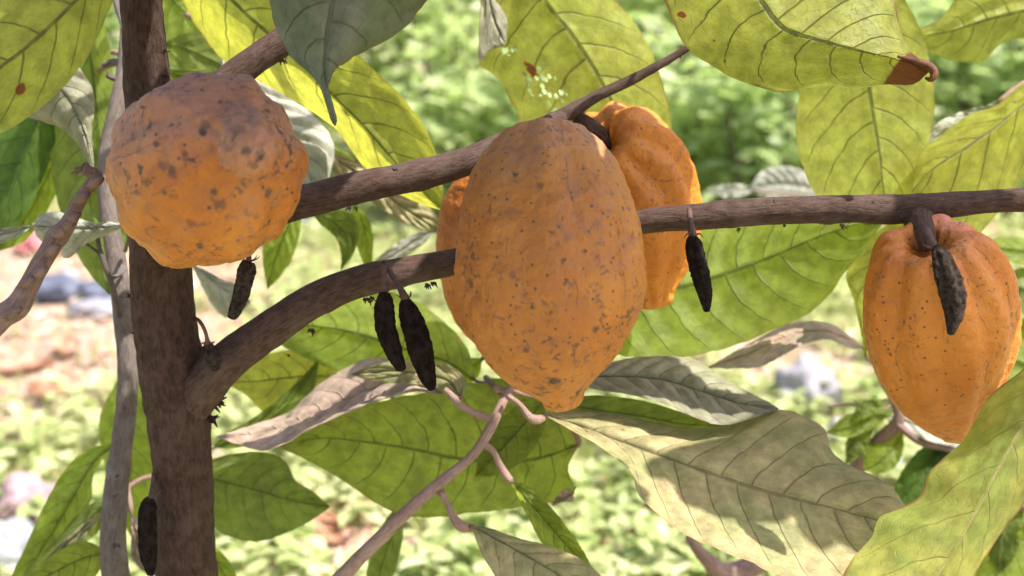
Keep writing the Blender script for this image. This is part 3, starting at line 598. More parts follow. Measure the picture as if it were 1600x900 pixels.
# boughs above the picture that carry the upper leaves
px_tube('branch', [(222, -200, .97, 36), (330, -260, 1.02, 30), (520, -230, 1.08, 26), (760, -190, 1.15, 22), (900, -200, 1.15, 16), (1050, -190, 1.08, 14), (1180, -180, 1.05, 12), (1330, -140, 1.1, 11), (1500, -120, 1.18, 10), (1700, -60, 1.25, 9), (1760, 60, 1.27, 7)], BARKB, tree, sides=20, rough=.0007)
px_tube('branch', [(222, -120, .98, 34), (300, -170, .96, 24), (420, -200, .95, 16), (540, -190, .96, 10)], BARKB, tree, sides=20, rough=.0007)

L = leaf
# -- upper leaves, seen from below
L(tree, 'yellow_tl', (225, -105), (-120, 190), [(128, -6), (62, 58), (0, 107)], [(130, -95), (20, -70), (-70, 10), (-115, 100)], [(212, -50), (178, 0), (152, 60), (120, 112), (85, 150), (40, 186), (0, 208), (-60, 222)], (.92, .88, .86), .02, .012, N=7,
  label='yellow-green leaf with rust-brown blotches in the upper left corner', pet=[(232, -150, .95), (228, -200, .97)], quilt=.0022)
L(tree, 'yellow', (262, -130), (693, 330), [(363, 0), (426, 58), (516, 144), (572, 200), (626, 262)], [(262, -60), (285, 0), (312, 48), (350, 95), (404, 126), (470, 165), (522, 200), (572, 264), (640, 312)], [(340, -110), (440, -40), (525, 40), (570, 95), (622, 145), (660, 192), (681, 240), (691, 285)], (1.14, 1.16, 1.18), .05, -.02, N=10,
  label='large yellow-green leaf running down behind the two upper branches', pet=[(235, -180, 1.08), (225, -215, 1.0)])
L(tree, 'dusty_tip', (552, -130), (524, 198), [(535, -60), (521, 0), (510, 60), (507, 112), (516, 160)], [(455, -110), (415, -40), (422, 8), (432, 45), (452, 85), (478, 108), (496, 130), (510, 165), (518, 190)], [(640, -120), (715, -50), (664, 4), (636, 40), (600, 66), (560, 84), (528, 99), (512, 112), (513, 134), (521, 165), (526, 188)], (.97, .95, .95), -.025, .04, N=6,
  label='dusty grey-green leaf folded to a long drip tip with brown point', pet=[(556, -165, .965), (545, -190, .96)], ripple=.003)
L(tree, 'yellow_lace', (795, -135), (1018, 330), [(851, 0), (893, 53), (938, 125), (965, 180), (992, 250)], [(760, -80), (752, -10), (748, 60), (750, 100), (782, 127), (800, 162), (822, 205), (880, 265), (950, 310)], [(890, -110), (963, 0), (996, 41), (1020, 86), (1038, 138), (1050, 200), (1050, 260)], (1.18, 1.2, 1.22), .01, .015, N=9,
  label='large yellow-green leaf with a lace-eaten patch, behind the bare twig', pet=[(790, -160, 1.16), (785, -190, 1.15)])
L(tree, 'dusty', (770, -130), (790, 70), [(760, -60), (765, 0), (776, 40)], [(750, -80), (752, -10), (750, 40), (750, 96), (765, 80)], [(768, -60), (778, 0), (792, 30)], (1.19, 1.19, 1.185), .0, .01, N=5, label='grey folded-back edge beside the lace-eaten leaf', pet=[(778, -180, 1.15)])
L(tree, 'yellow_burnt', (1135, -120), (1452, 112), [(1188, 0), (1208, 30), (1226, 48), (1300, 70), (1360, 84), (1420, 98)], [(1060, -90), (1022, -40), (1040, 6), (1058, 50), (1082, 82), (1110, 102), (1160, 128), (1225, 144), (1285, 134), (1330, 139), (1383, 132), (1430, 131)], [(1250, -140), (1350, -90), (1396, -10), (1403, 26), (1417, 72), (1438, 92), (1462, 108)], (1.03, 1.0, .985), .015, .03, N=10,
  label='yellow-green leaf with a curled rust-brown burnt tip at the upper right', pet=[(1150, -160, 1.045), (1165, -180, 1.05)])
tube('burnt_tip', [P(*q) for q in ((1402, 88, .988), (1432, 96, .984), (1452, 104, .982), (1460, 115, .98), (1455, 124, .98), (1446, 122, .985))], [.001, .0028, .0036, .0032, .0024, .0008], plain('scorched_leaf', (.20, .08, .035), (.09, .035, .018), 120., .55, .2, bump=.001), tree, sides=14, step=.002)
L(tree, 'yellow', (1335, -70), (1392, 352), [(1342, 20), (1352, 100), (1362, 170), (1374, 240), (1380, 300)], [(1300, -20), (1268, 60), (1250, 140), (1244, 200), (1252, 255), (1282, 312), (1335, 342)], [(1400, -20), (1440, 50), (1455, 105), (1460, 165), (1450, 230), (1428, 300)], (1.16, 1.2, 1.2), .0, .01, N=9,
  label='round yellow-green leaf hanging behind the burnt-tipped leaf', pet=[(1333, -140, 1.1)])
L(tree, 'yellow', (1695, -10), (1422, 58), [(1600, 18), (1540, 32), (1480, 50)], [(1640, -70), (1560, -70), (1505, -30), (1488, 5), (1468, 30), (1440, 44)], [(1660, 60), (1605, 60), (1565, 68), (1535, 95), (1500, 96), (1466, 88), (1438, 74)], (1.27, 1.25, 1.25), .0, .02, N=8, label='yellow-green leaf crossing the upper right corner', pet=[(1745, -20, 1.26), (1760, 40, 1.27)])
L(tree, 'yellow', (1730, 95), (1424, 300), [(1610, 155), (1545, 205), (1500, 235), (1455, 265)], [(1660, 95), (1600, 128), (1560, 163), (1513, 180), (1470, 212), (1440, 240)], [(1700, 200), (1640, 240), (1590, 290), (1545, 350), (1505, 385), (1455, 372), (1430, 335)], (1.22, 1.17, 1.15), .05, .03, N=7, label='creased yellow-green leaf rising to the right edge above the long branch', pet=[(1760, 70, 1.26)], quilt=.003)
L(tree, 'pale', (1560, 160), (1448, 222), [(1520, 185), (1480, 205)], [(1540, 165), (1500, 175), (1462, 195)], [(1540, 215), (1500, 235), (1460, 228)], (1.25, 1.25, 1.25), N=5, label='grey leaf sliver behind the creased leaf')
# -- leaves behind, left of the trunk
sap = P(178, 900, 1.17)
young = empty('cocoa_tree', (sap.x, sap.y, 0), 'slender grey-stemmed cocoa tree just left of and behind the brown trunk', 'tree')
sp = [(198, 40, 1.19, 18), (192, 110, 1.18, 21), (182, 170, 1.17, 25), (168, 235, 1.165, 26), (166, 300, 1.16, 27), (174, 360, 1.155, 28), (184, 420, 1.15, 30), (193, 500, 1.15, 31), (200, 570, 1.15, 32), (197, 640, 1.155, 33), (188, 710, 1.16, 34), (181, 770, 1.165, 38), (177, 830, 1.17, 40), (181, 900, 1.18, 43)]
pw = [P(*q[:3]) for q in sp]; rr = [q[3]*.00025*q[2] for q in sp]; pw += [Vector((sap.x+.01, sap.y, .5)), Vector((sap.x+.02, sap.y+.01, -.03))]; rr += [.015, .022]
ex = []
for c in ((193, 638, 1.13, (0, -1, 0), .006, 9, 51), (184, 744, 1.14, (0, -1, 0), .005, 8, 52), (182, 774, 1.14, (0, -1, 0), .006, 9, 53), (182, 852, 1.14, (0, -1, 0), .007, 9, 54), (176, 385, 1.13, (0, -1, 0), .003, 4, 55), (176, 402, 1.13, (0, -1, 0), .003, 4, 56), (187, 495, 1.13, (0, -1, 0), .006, 9, 57)): ex.extend(flower_cushion(P(*c[:3]), *c[3:]))
for q in ([(190, 125, 1.18, 12), (178, 122, 1.175, 11), (168, 118, 1.17, 9)], [(192, 100, 1.19, 10), (175, 96, 1.2, 9), (160, 104, 1.2, 8)], [(186, 492, 1.135, 12), (176, 450, 1.12, 9), (163, 412, 1.11, 8), (155, 385, 1.11, 7), (152, 360, 1.11, 6)], [(174, 434, 1.12, 7), (185, 430, 1.13, 6), (196, 420, 1.14, 5)], [(155, 396, 1.11, 5), (140, 385, 1.11, 5), (128, 375, 1.11, 4)]):
    ex.append(([P(*a[:3]) for a in q], [a[3]*.00025*a[2] for a in q], dict(sides=10, step=.004, rough=.0003)))
tube('stem', pw, rr, BARKG, young, sides=32, step=.0045, rough=.0006, extra=ex, knots=[(.33, 1.5, .007, .0015), (.42, 1.5, .007, .0015), (.15, 1.5, .005, .001)])
px_tube('branch', [(198, 45, 1.19, 17), (215, -60, 1.22, 14), (330, -140, 1.3, 10), (500, -150, 1.32, 7)], BARKG, young, sides=14)
px_tube('branch', [(198, 45, 1.19, 15), (150, -60, 1.25, 12), (60, -70, 1.3, 9), (-60, 20, 1.32, 7)], BARKG, young, sides=14)
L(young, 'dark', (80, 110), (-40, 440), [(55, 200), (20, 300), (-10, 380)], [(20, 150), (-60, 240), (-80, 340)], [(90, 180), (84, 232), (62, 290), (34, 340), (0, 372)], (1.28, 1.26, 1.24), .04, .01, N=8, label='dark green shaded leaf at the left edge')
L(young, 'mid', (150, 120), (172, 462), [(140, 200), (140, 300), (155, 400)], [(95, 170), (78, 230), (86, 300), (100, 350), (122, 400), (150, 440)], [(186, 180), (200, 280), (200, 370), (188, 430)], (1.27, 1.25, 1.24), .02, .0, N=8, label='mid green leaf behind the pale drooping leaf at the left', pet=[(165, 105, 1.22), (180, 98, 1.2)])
L(young, 'green', (110, 200), (-20, 398), [(72, 280), (35, 350)], [(85, 230), (50, 300), (10, 360)], [(112, 240), (84, 310), (40, 375)], (1.30, 1.29, 1.28), N=6, label='narrow light green leaf edge behind the dark leaf at the left')
L(young, 'green', (118, -45), (166, 330), [(138, 60), (150, 160), (158, 250)], [(98, 20), (100, 100), (120, 190), (140, 270)], [(150, 0), (172, 80), (178, 160), (176, 250)], (1.24, 1.24, 1.24), .0, .03, N=7, label='upright olive green leaf left of the trunk top', pet=[(112, -66, 1.26)])
L(young, 'dusty', (60, 60), (145, 272), [(85, 125), (112, 165), (134, 215), (141, 248)], [(105, 80), (128, 112), (143, 135), (148, 165), (144, 205), (146, 240), (147, 262)], [(30, 120), (38, 178), (66, 190), (95, 200), (120, 225), (136, 250)], (1.10, 1.1, 1.09), .01, .02, N=7, label='grey-green drooping leaf with a thin tip under the upper left leaf', petw=6)
L(young, 'pale', (194, 352), (52, 354), [(150, 356), (105, 356), (75, 354)], [(176, 345), (145, 348), (112, 336), (85, 331), (62, 336)], [(180, 362), (158, 370), (132, 384), (106, 404), (98, 402), (92, 380), (74, 382), (58, 370)], (1.10, 1.09, 1.09), .0, .02, N=7, label='pale grey-white folded leaf behind the left twig', ripple=.006, pet=[(200, 366, 1.11), (196, 392, 1.14)], petw=5, petm=PETG)
L(young, 'pale', (52, 352), (-40, 385), [(30, 359), (0, 367)], [(32, 353), (0, 358)], [(40, 362), (4, 380)], (1.11, 1.11, 1.1), N=4, label='narrow grey leaf at the left edge', pet=[(54, 350, 1.12), (100, 380, 1.12)], petw=4)
L(young, 'mid', (255, 66), (420, 150), [(300, 80), (350, 104)], [(300, 50), (350, 62), (400, 96)], [(262, 92), (300, 112), (360, 128)], (1.30, 1.28, 1.28), .0, .0, N=5, label='bright mid green leaf just right of the trunk top', pet=[(225, 60, 1.25), (205, 30, 1.2)])
L(young, 'green', (250, -20), (360, 70), [(285, 15), (325, 45)], [(300, -20), (340, 10), (370, 50)], [(240, 20), (255, 62), (300, 66), (335, 66)], (1.34, 1.34, 1.34), N=5, label='light green leaf behind the trunk top', pet=[(220, -55, 1.25)])
L(young, 'mid', (222, 100), (400, 138), [(280, 116), (340, 124)], [(280, 106), (340, 114)], [(280, 126), (340, 136)], (1.26, 1.25, 1.25), N=4, label='narrow shaded leaf above the left pod')
L(young, 'pale', (345, 80), (500, 322), [(412, 165), (462, 228), (490, 290)], [(400, 100), (440, 140), (490, 180), (516, 212), (523, 236), (514, 278)], [(350, 150), (390, 240), (430, 300), (470, 325)], (1.26, 1.23, 1.22), .0, .0, N=9, label='pale grey ribbed leaf emerging behind the left pod', quilt=.004)
L(young, 'green', (480, 210), (600, 300), [(520, 240), (560, 275)], [(520, 225), (560, 255), (590, 285)], [(500, 240), (530, 275), (570, 300)], (1.27, 1.27, 1.27), N=4, label='small green leaf between pale leaf and big yellow leaf')
L(young, 'tan', (505, 235), (690, 366), [(560, 272), (610, 310), (650, 338)], [(540, 245), (600, 275), (645, 305), (682, 336)], [(515, 262), (560, 300), (610, 336), (655, 358)], (1.27, 1.26, 1.25), N=8, label='peach coloured leaf passing below the second branch')
L(young, 'green', (468, 318), (418, 452), [(452, 350), (432, 400)], [(470, 350), (458, 400), (438, 432)], [(425, 340), (411, 380), (412, 420)], (1.32, 1.32, 1.32), N=6, label='small green leaf hanging right below the left pod')
L(young, 'mid', (485, 330), (533, 422), [(520, 345), (545, 375)], [(520, 326), (556, 340), (560, 372), (550, 400)], [(500, 350), (525, 372), (533, 400)], (1.3, 1.3, 1.3), N=5, label='drooping folded green leaf under the second branch')
L(young, 'green', (555, 318), (578, 432), [(568, 350), (575, 390)], [(572, 335), (583, 365), (582, 400)], [(545, 345), (556, 380), (568, 412)], (1.31, 1.31, 1.31), N=5, label='narrow yellow green leaf hanging beside the folded green leaf')
L(young, 'pale', (684, 356), (572, 424), [(650, 376), (610, 402)], [(655, 362), (610, 386), (585, 408)], [(665, 378), (628, 405), (592, 425)], (1.36, 1.36, 1.36), N=5, label='pale lilac leaf seen edge-on above the lower branch')
L(young, 'pale', (298, 412), (392, 472), [(325, 432), (360, 458)], [(325, 424), (350, 438), (375, 448)], [(312, 440), (330, 475), (352, 496), (375, 490)], (1.28, 1.27, 1.26), .0, .02, N=4, label='pale curled leaf below the left pod', petm=PETG)
L(young, 'green', (212, 550), (205, 840), [(205, 640), (205, 740)], [(180, 600), (155, 655), (160, 710), (175, 780)], [(235, 600), (248, 680), (244, 770)], (1.36, 1.36, 1.36), N=8, label='light green leaf behind grey stem and trunk')
L(young, 'green', (186, 692), (10, 950), [(150, 718), (118, 770), (80, 835), (38, 900)], [(150, 698), (115, 718), (80, 768), (55, 820), (32, 870), (12, 915)], [(165, 712), (146, 745), (142, 782), (112, 838), (70, 900), (35, 940)], (1.25, 1.27, 1.28), .0, .03, N=9, label='long light green leaf sweeping down to the lower left corner', pet=[(192, 690, 1.2), (194, 700, 1.17)], petw=5, petm=PETG)
L(young, 'mid', (168, 782), (-10, 960), [(130, 822), (80, 868), (40, 905)], [(140, 788), (100, 830), (50, 880)], [(164, 800), (130, 838), (80, 885), (30, 930)], (1.24, 1.25, 1.25), .02, -.01, N=8, label='narrow green leaf with a pale ridge at the lower left', pet=[(180, 785, 1.17)])
L(young, 'tan', (166, 795), (40, 912), [(130, 826), (86, 868)], [(130, 818), (88, 856)], [(140, 830), (95, 880)], (1.22, 1.23, 1.23), N=6, label='narrow tan leaf edge at the lower left', pet=[(178, 790, 1.17)])
L(young, 'green_burnt', (170, 862), (20, 930), [(130, 872), (80, 896)], [(130, 845), (90, 862), (50, 890)], [(150, 900), (110, 940), (60, 950)], (1.2, 1.2, 1.2), N=6, label='yellow-green blotched leaf at the bottom beside the grey stem', pet=[(178, 860, 1.17)])
L(young, 'mid', (180, 780), (90, 850), [(150, 800), (120, 830)], [(140, 790), (105, 822)], [(165, 815), (130, 850)], (1.28, 1.28, 1.28), N=5, label='small shaded green leaf above the tan leaf edge')
L(young, 'pink', (205, 800), (240, 905), [(212, 840), (222, 880)], [(205, 830), (208, 875)], [(228, 830), (240, 870)], (1.24, 1.24, 1.24), N=4, label='pinkish dry leaf between grey stem and trunk')
L(young, 'green', (318, 850), (372, 930), [(335, 870), (352, 900)], [(345, 862), (368, 895)], [(325, 880), (340, 915)], (1.3, 1.3, 1.3), N=4, label='small green leaf right of the trunk at the bottom')
# -- lower leaves of the low twig
L(tree, 'green', (745, 596), (396, 500), [(700, 566), (640, 548), (560, 522), (480, 508)], [(728, 540), (693, 502), (650, 472), (580, 452), (500, 466), (440, 484)], [(720, 592), (660, 602), (600, 600), (540, 585), (480, 560), (425, 530)], (1.22, 1.26, 1.28), .03, .0, N=10, label='broad light green leaf behind the two black hanging pods', pet=[(765, 600, 1.18), (782, 616, 1.13)], petw=6)
L(tree, 'yellow', (560, 605), (345, 596), [(510, 588), (450, 590), (395, 596)], [(520, 575), (470, 548), (420, 552), (375, 572)], [(520, 602), (490, 618), (450, 640), (415, 645), (385, 618)], (1.28, 1.29, 1.3), N=7, label='yellow-green leaf tucked under the low branch fork', petw=5)
L(tree, 'pink', (700, 612), (336, 682), [(655, 590), (600, 602), (540, 626), (470, 656), (400, 678)], [(690, 588), (650, 576), (610, 562), (575, 560), (530, 580), (490, 608), (455, 642), (400, 662)], [(690, 616), (650, 612), (600, 624), (540, 646), (480, 672), (445, 694), (405, 704), (365, 692)], (1.13, 1.18, 1.19), .05, -.05, N=10, label='pinkish tan top of an arching leaf below the black pods', pet=[(704, 618, 1.1)], quilt=.004)
L(tree, 'tan', (720, 622), (548, 585), [(700, 596), (650, 582), (600, 580)], [(730, 600), (712, 576), (680, 564), (640, 562), (590, 568)], [(700, 618), (675, 604), (635, 600), (585, 596)], (1.12, 1.13, 1.14), N=4, label='tan curled leaf base at the end of the side shoot', pet=[(705, 620, 1.1)])
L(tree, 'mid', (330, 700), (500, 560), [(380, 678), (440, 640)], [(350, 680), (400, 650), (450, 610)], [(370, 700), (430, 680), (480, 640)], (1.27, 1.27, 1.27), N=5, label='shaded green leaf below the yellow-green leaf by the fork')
L(tree, 'green_burnt', (905, 695), (434, 697), [(840, 716), (780, 722), (708, 715), (651, 702), (560, 688), (500, 684)], [(900, 655), (850, 615), (780, 600), (715, 602), (640, 618), (560, 634), (500, 652), (462, 676)], [(888, 730), (898, 772), (868, 782), (830, 790), (780, 797), (730, 802), (680, 808), (630, 805), (585, 785), (535, 750), (485, 722)], (1.19, 1.2, 1.22), -.02, .02, N=11, label='largest green leaf at lower centre behind the slanting mauve twig', pet=[(880, 650, 1.17), (852, 624, 1.14)], quilt=.0025)
L(tree, 'pink', (895, 770), (862, 790), [(884, 776), (872, 782)], [(888, 764), (876, 768)], [(896, 782), (880, 784)], (1.2, 1.2, 1.2), N=3, label='shrivelled brown corner on the largest green leaf', pet=[(900, 760, 1.2)], petw=2, seed=3)
L(tree, 'mid', (300, 742), (516, 792), [(350, 752), (400, 765), (460, 782)], [(325, 720), (360, 710), (410, 706), (445, 720), (462, 750), (492, 770)], [(312, 790), (345, 832), (395, 846), (445, 834), (488, 812)], (1.22, 1.24, 1.24), .0, .02, N=8, label='green leaf right of the trunk with a sunlit yellow patch', pet=[(280, 742, 1.15)], quilt=.003)
L(tree, 'tan', (738, 822), (985, 985), [(790, 850), (850, 884), (920, 930)], [(762, 824), (802, 838), (863, 855), (918, 880), (962, 930)], [(745, 848), (762, 882), (800, 935), (880, 985)], (1.10, 1.06, 1.04), .01, -.01, N=8, label='pale olive leaf cut by the bottom edge at the centre', pet=[(736, 825, 1.105)])
L(tree, 'green', (798, 750), (932, 905), [(826, 782), (858, 820), (900, 868)], [(815, 754), (836, 768), (864, 796), (892, 832), (918, 872)], [(805, 768), (822, 802), (845, 846), (878, 882)], (1.10, 1.12, 1.12), .0, .03, N=8, label='narrow yellow-green leaf hanging from the mauve side shoot', pet=[(799, 750, 1.10)])
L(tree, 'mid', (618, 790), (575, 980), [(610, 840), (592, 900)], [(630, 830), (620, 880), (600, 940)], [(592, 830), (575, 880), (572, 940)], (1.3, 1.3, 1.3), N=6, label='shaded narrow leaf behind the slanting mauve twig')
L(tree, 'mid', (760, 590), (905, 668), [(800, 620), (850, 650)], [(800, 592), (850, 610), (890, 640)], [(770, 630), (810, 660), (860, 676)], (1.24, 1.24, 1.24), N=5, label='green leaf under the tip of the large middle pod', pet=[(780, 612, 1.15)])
L(tree, 'green', (755, 560), (640, 640), [(720, 585), (680, 612)], [(730, 560), (690, 590)], [(745, 590), (700, 620), (660, 640)], (1.25, 1.25, 1.25), N=4, label='dark green leaf left of the middle pod tip')
L(tree, 'green_burnt', (850, 626), (742, 745), [(825, 655), (785, 700)], [(815, 630), (770, 668), (748, 710)], [(852, 665), (822, 715), (778, 742)], (1.15, 1.17, 1.18), .0, .01, N=7, label='yellow-green leaf hanging behind the upper end of the mauve twig', pet=[(850, 622, 1.14)])
# -- leaves at lower right
L(tree, 'green', (905, 478), (1392, 338), [(985, 458), (1068, 447), (1112, 434), (1188, 408), (1285, 368), (1340, 350)], [(930, 420), (1000, 360), (1090, 322), (1180, 312), (1290, 312), (1350, 322)], [(930, 540), (1000, 560), (1075, 557), (1150, 539), (1205, 517), (1263, 490), (1300, 456), (1318, 428), (1350, 392), (1378, 352)], (1.22, 1.22, 1.16), .03, -.02, N=11, label='large sun-patched green leaf below the long horizontal branch', pet=[(880, 500, 1.24), (860, 560, 1.2), (850, 622, 1.145)], quilt=.0028)
L(tree, 'yellow', (1425, 338), (1352, 560), [(1398, 380), (1370, 440), (1358, 500)], [(1395, 345), (1345, 390), (1322, 428), (1334, 470), (1345, 520)], [(1420, 400), (1400, 470), (1380, 530)], (1.19, 1.19, 1.19), N=7, label='yellow-green leaf between the sun-patched leaf and the right pod', pet=[(1440, 325, 1.1)])
L(tree, 'pink', (1350, 545), (1106, 574), [(1300, 520), (1240, 522), (1170, 552)], [(1332, 528), (1292, 504), (1232, 506), (1165, 540)], [(1330, 545), (1290, 530), (1245, 544), (1190, 572), (1140, 576)], (1.24, 1.24, 1.24), .03, -.03, N=7, label='greyish pink curled leaf under the sun-patched leaf', pet=[(1366, 550, 1.25), (1385, 600, 1.27)], petw=5)
L(tree, 'dusty', (905, 588), (1218, 638), [(960, 588), (1030, 592), (1100, 612), (1165, 632)], [(935, 572), (970, 562), (1030, 556), (1085, 562), (1130, 590), (1180, 618)], [(920, 605), (980, 616), (1040, 632), (1085, 652), (1130, 664), (1180, 652)], (1.13, 1.12, 1.1), .03, -.03, N=9, label='grey-green leaf with a sunlit lower edge right of the middle pod tip', pet=[(880, 600, 1.14), (852, 622, 1.14)], quilt=.004)
L(tree, 'mid', (865, 628), (1142, 662), [(930, 640), (1000, 650), (1080, 664)], [(920, 618), (1000, 625), (1080, 648)], [(910, 655), (980, 678), (1050, 682), (1110, 674)], (1.13, 1.14, 1.14), N=7, label='dark underside of a leaf between the grey-green and the big tan leaf', pet=[(850, 624, 1.14)])
L(tree, 'tan', (852, 648), (1452, 832), [(900, 664), (1000, 700), (1068, 724), (1128, 745), (1196, 768), (1287, 790), (1366, 811)], [(900, 640), (960, 646), (1040, 664), (1100, 668), (1158, 657), (1211, 640), (1257, 650), (1290, 672), (1301, 706), (1330, 728), (1381, 752), (1412, 784)], [(885, 668), (942, 702), (985, 736), (998, 772), (1038, 813), (1075, 838), (1120, 858), (1166, 876), (1219, 900), (1300, 915), (1380, 890)], (1.12, 1.05, 1.02), .06, -.07, N=12, label='largest tan-green leaf at lower right, crossed by shadows', pet=[(850, 652, 1.12)], quilt=.0032, nu=90, nv=18)
L(tree, 'lower_right', (1700, 480), (1372, 1040), [(1640, 598), (1573, 707), (1551, 750), (1502, 840), (1464, 900)], [(1660, 520), (1600, 576), (1568, 600), (1543, 622), (1524, 658), (1494, 700), (1449, 741), (1438, 772), (1400, 797), (1374, 810), (1360, 842), (1318, 894), (1330, 960)], [(1710, 580), (1690, 690), (1640, 740), (1600, 787), (1565, 834), (1540, 872), (1500, 930), (1430, 1000)], (.96, .93, .90), .035, .02, N=8, label='yellow-green leaf with strong veins and orange rim in the lower right corner', pet=[(1730, 430, .98), (1750, 360, 1.0), (1755, 305, 1.01)], quilt=.0022, nu=90, nv=20, ripple=.006)
# -- small cocoa plant further back at the right
yp = ground_at(1300, 980)
yng = P(1330, 900, 1.5)
sapl = empty('cocoa_sapling', (yng.x, yng.y, 0), 'small cocoa sapling with mauve stems behind the right pod', 'sapling')
tube('stem', [Vector((yng.x, yng.y, -.02)), Vector((yng.x, yng.y, .45)), P(1325, 790, 1.48), P(1340, 730, 1.44), P(1372, 690, 1.42), P(1405, 655, 1.4), P(1400, 630, 1.4), P(1378, 590, 1.4), P(1362, 540, 1.4)], [.013, .012, .010, .009, .008, .0065, .0055, .005, .004], TWIG, sapl, sides=14, step=.01, rough=.0006,
     extra=[([P(*q) for q in ((1400, 662, 1.4), (1440, 690, 1.4), (1490, 705, 1.4), (1540, 770, 1.4), (1600, 790, 1.4), (1680, 800, 1.4))], [.005, .005, .0045, .006, .007, .006], dict(sides=12, step=.006, rough=.0006)),
            ([P(*q) for q in ((1362, 700, 1.42), (1352, 680, 1.42), (1358, 655, 1.42))], [.004, .003, .0025], dict(sides=8, step=.006)),
            ([P(*q) for q in ((1500, 720, 1.4), (1560, 745, 1.4), (1620, 600, 1.42), (1595, 380, 1.44), (1575, 400, 1.44), (1568, 420, 1.44))], [.004, .004, .0035, .004, .003, .002], dict(sides=10, step=.008)),
            ([P(*q) for q in ((1330, 800, 1.48), (1140, 895, 1.48), (1100, 870, 1.46), (1075, 838, 1.45))], [.008, .012, .008, .004], dict(sides=12, step=.008, rough=.0008))])
for a in (('green', (1400, 640), (1290, 676), [(1360, 655), (1325, 668)], [(1360, 640), (1320, 650)], [(1365, 668), (1325, 684)], 'narrow green leaf pointing left below the right pod'),
          ('mid', (1362, 658), (1322, 725), [(1345, 670), (1330, 695)], [(1335, 665), (1322, 690)], [(1362, 680), (1345, 712)], 'small dark green leaf behind the narrow leaf under the pod'),
          ('green', (1380, 625), (1330, 660), [(1360, 630), (1342, 645)], [(1362, 622), (1340, 634)], [(1370, 642), (1348, 655)], 'small round green leaf left of the right pod base'),
          ('green', (1410, 672), (1350, 735), [(1395, 700), (1372, 722)], [(1380, 672), (1350, 700)], [(1412, 700), (1398, 730), (1370, 740)], 'yellow-green rounded leaf between two mauve stems'),
          ('pale', (1378, 648), (1510, 704), [(1420, 660), (1465, 680)], [(1402, 636), (1450, 642), (1490, 670)], [(1400, 668), (1450, 688), (1490, 698)], 'pale grey leaf under the tip of the right pod'),
          ('dark', (1475, 690), (1392, 800), [(1450, 730), (1420, 765)], [(1440, 700), (1410, 735), (1395, 770)], [(1495, 730), (1470, 770), (1425, 795)], 'blue-green shaded leaf left of the lower right leaf'),
          ('mid', (1510, 690), (1440, 760), [(1490, 715), (1465, 740)], [(1480, 690), (1450, 715)], [(1515, 720), (1490, 750)], 'dull green leaf touching the lower right leaf'),
          ('green', (1650, 400), (1520, 392), [(1600, 392), (1560, 388)], [(1600, 372), (1550, 374)], [(1600, 412), (1550, 402)], 'light green leaf above the right pod shoulder'),
          ('mid', (1660, 470), (1560, 440), [(1610, 455), (1580, 446)], [(1620, 420), (1580, 424)], [(1620, 500), (1575, 470)], 'mid green leaf at the right edge beside the pod'),
          ('green', (1680, 600), (1560, 560), [(1620, 580), (1590, 565)], [(1640, 500), (1590, 500), (1568, 525)], [(1640, 640), (1590, 610)], 'light green leaf at the right edge behind the pod'),
          ('green', (1640, 800), (1520, 960), [(1590, 850), (1550, 910)], [(1580, 800), (1540, 850), (1520, 910)], [(1650, 870), (1600, 930)], 'yellow-green leaf in the lowest right corner'),
          ('mid', (1600, 760), (1560, 900), [(1570, 800), (1562, 850)], [(1550, 790), (1535, 840)], [(1598, 820), (1585, 870)], 'dark leaf behind the orange-rimmed leaf')):
    L(sapl, a[0], a[1], a[2], a[3], a[4], a[5], (1.42, 1.4, 1.4), .02, -.01, N=7, label=a[6], petw=4)
L(sapl, 'pale', (1290, 300), (1170, 296), [(1250, 290), (1210, 288)], [(1255, 268), (1225, 260), (1190, 268)], [(1250, 318), (1210, 316)], (2.0, 2.0, 2.0), N=9, label='bleached white leaf blurred above the long branch', pet=[(1320, 320, 1.9), (1365, 540, 1.4)], petw=4, quilt=.006)
L(sapl, 'pale', (1180, 298), (1104, 300), [(1155, 295), (1130, 297)], [(1160, 288), (1128, 290)], [(1160, 306), (1128, 308)], (1.9, 1.9, 1.9), N=6, label='small bleached leaf left of the white leaf', pet=[(1300, 320, 1.9), (1365, 540, 1.4)], petw=3)

# -- knobbly young tree whose shoot enters from the left
lp = P(-200, 720, .95)
kn = empty('cocoa_tree', (lp.x, lp.y, 0), 'knobbly mauve-brown cocoa shoot slanting in from the left edge', 'tree')
q = [(-200, 720, .96, 46), (-110, 620, .95, 42), (0, 498, .95, 37), (28, 478, .95, 40), (40, 455, .95, 34), (62, 415, .95, 30), (80, 385, .95, 30), (90, 368, .95, 34), (102, 355, .95, 27), (118, 325, .95, 22), (132, 300, .95, 20), (146, 283, .95, 21), (153, 272, .95, 20), (155, 268, .95, 12)]
ex = [([P(150, 272, .95), P(138, 268, .948), P(128, 262, .945)], [.0048, .0045, .005], dict(sides=12, step=.002, rough=.0006))]+flower_cushion(P(124, 264, .945), (-1, -.2, -.2), .008, 12, 60)+flower_cushion(P(133, 258, .945), (.1, -.2, .6), .004, 6, 61)
for i, (x, y) in enumerate(((20, 488), (42, 440), (60, 425), (92, 362), (80, 390), (112, 340), (126, 308), (148, 284), (104, 352))):
    ex.append(([P(x-9, y+7, .94), P(x+2, y, .932), P(x+12, y-5, .94)], [.002, .0042, .002], dict(sides=10, step=.002, rough=.0006)))
tube('stem', [Vector((lp.x-.03, lp.y+.02, -.03)), Vector((lp.x-.03, lp.y+.01, .5))]+[P(*a[:3]) for a in q], [.02, .017]+[a[3]*.00025*a[2] for a in q], TWIG, kn, sides=28, step=.0035, rough=.0009, extra=ex)

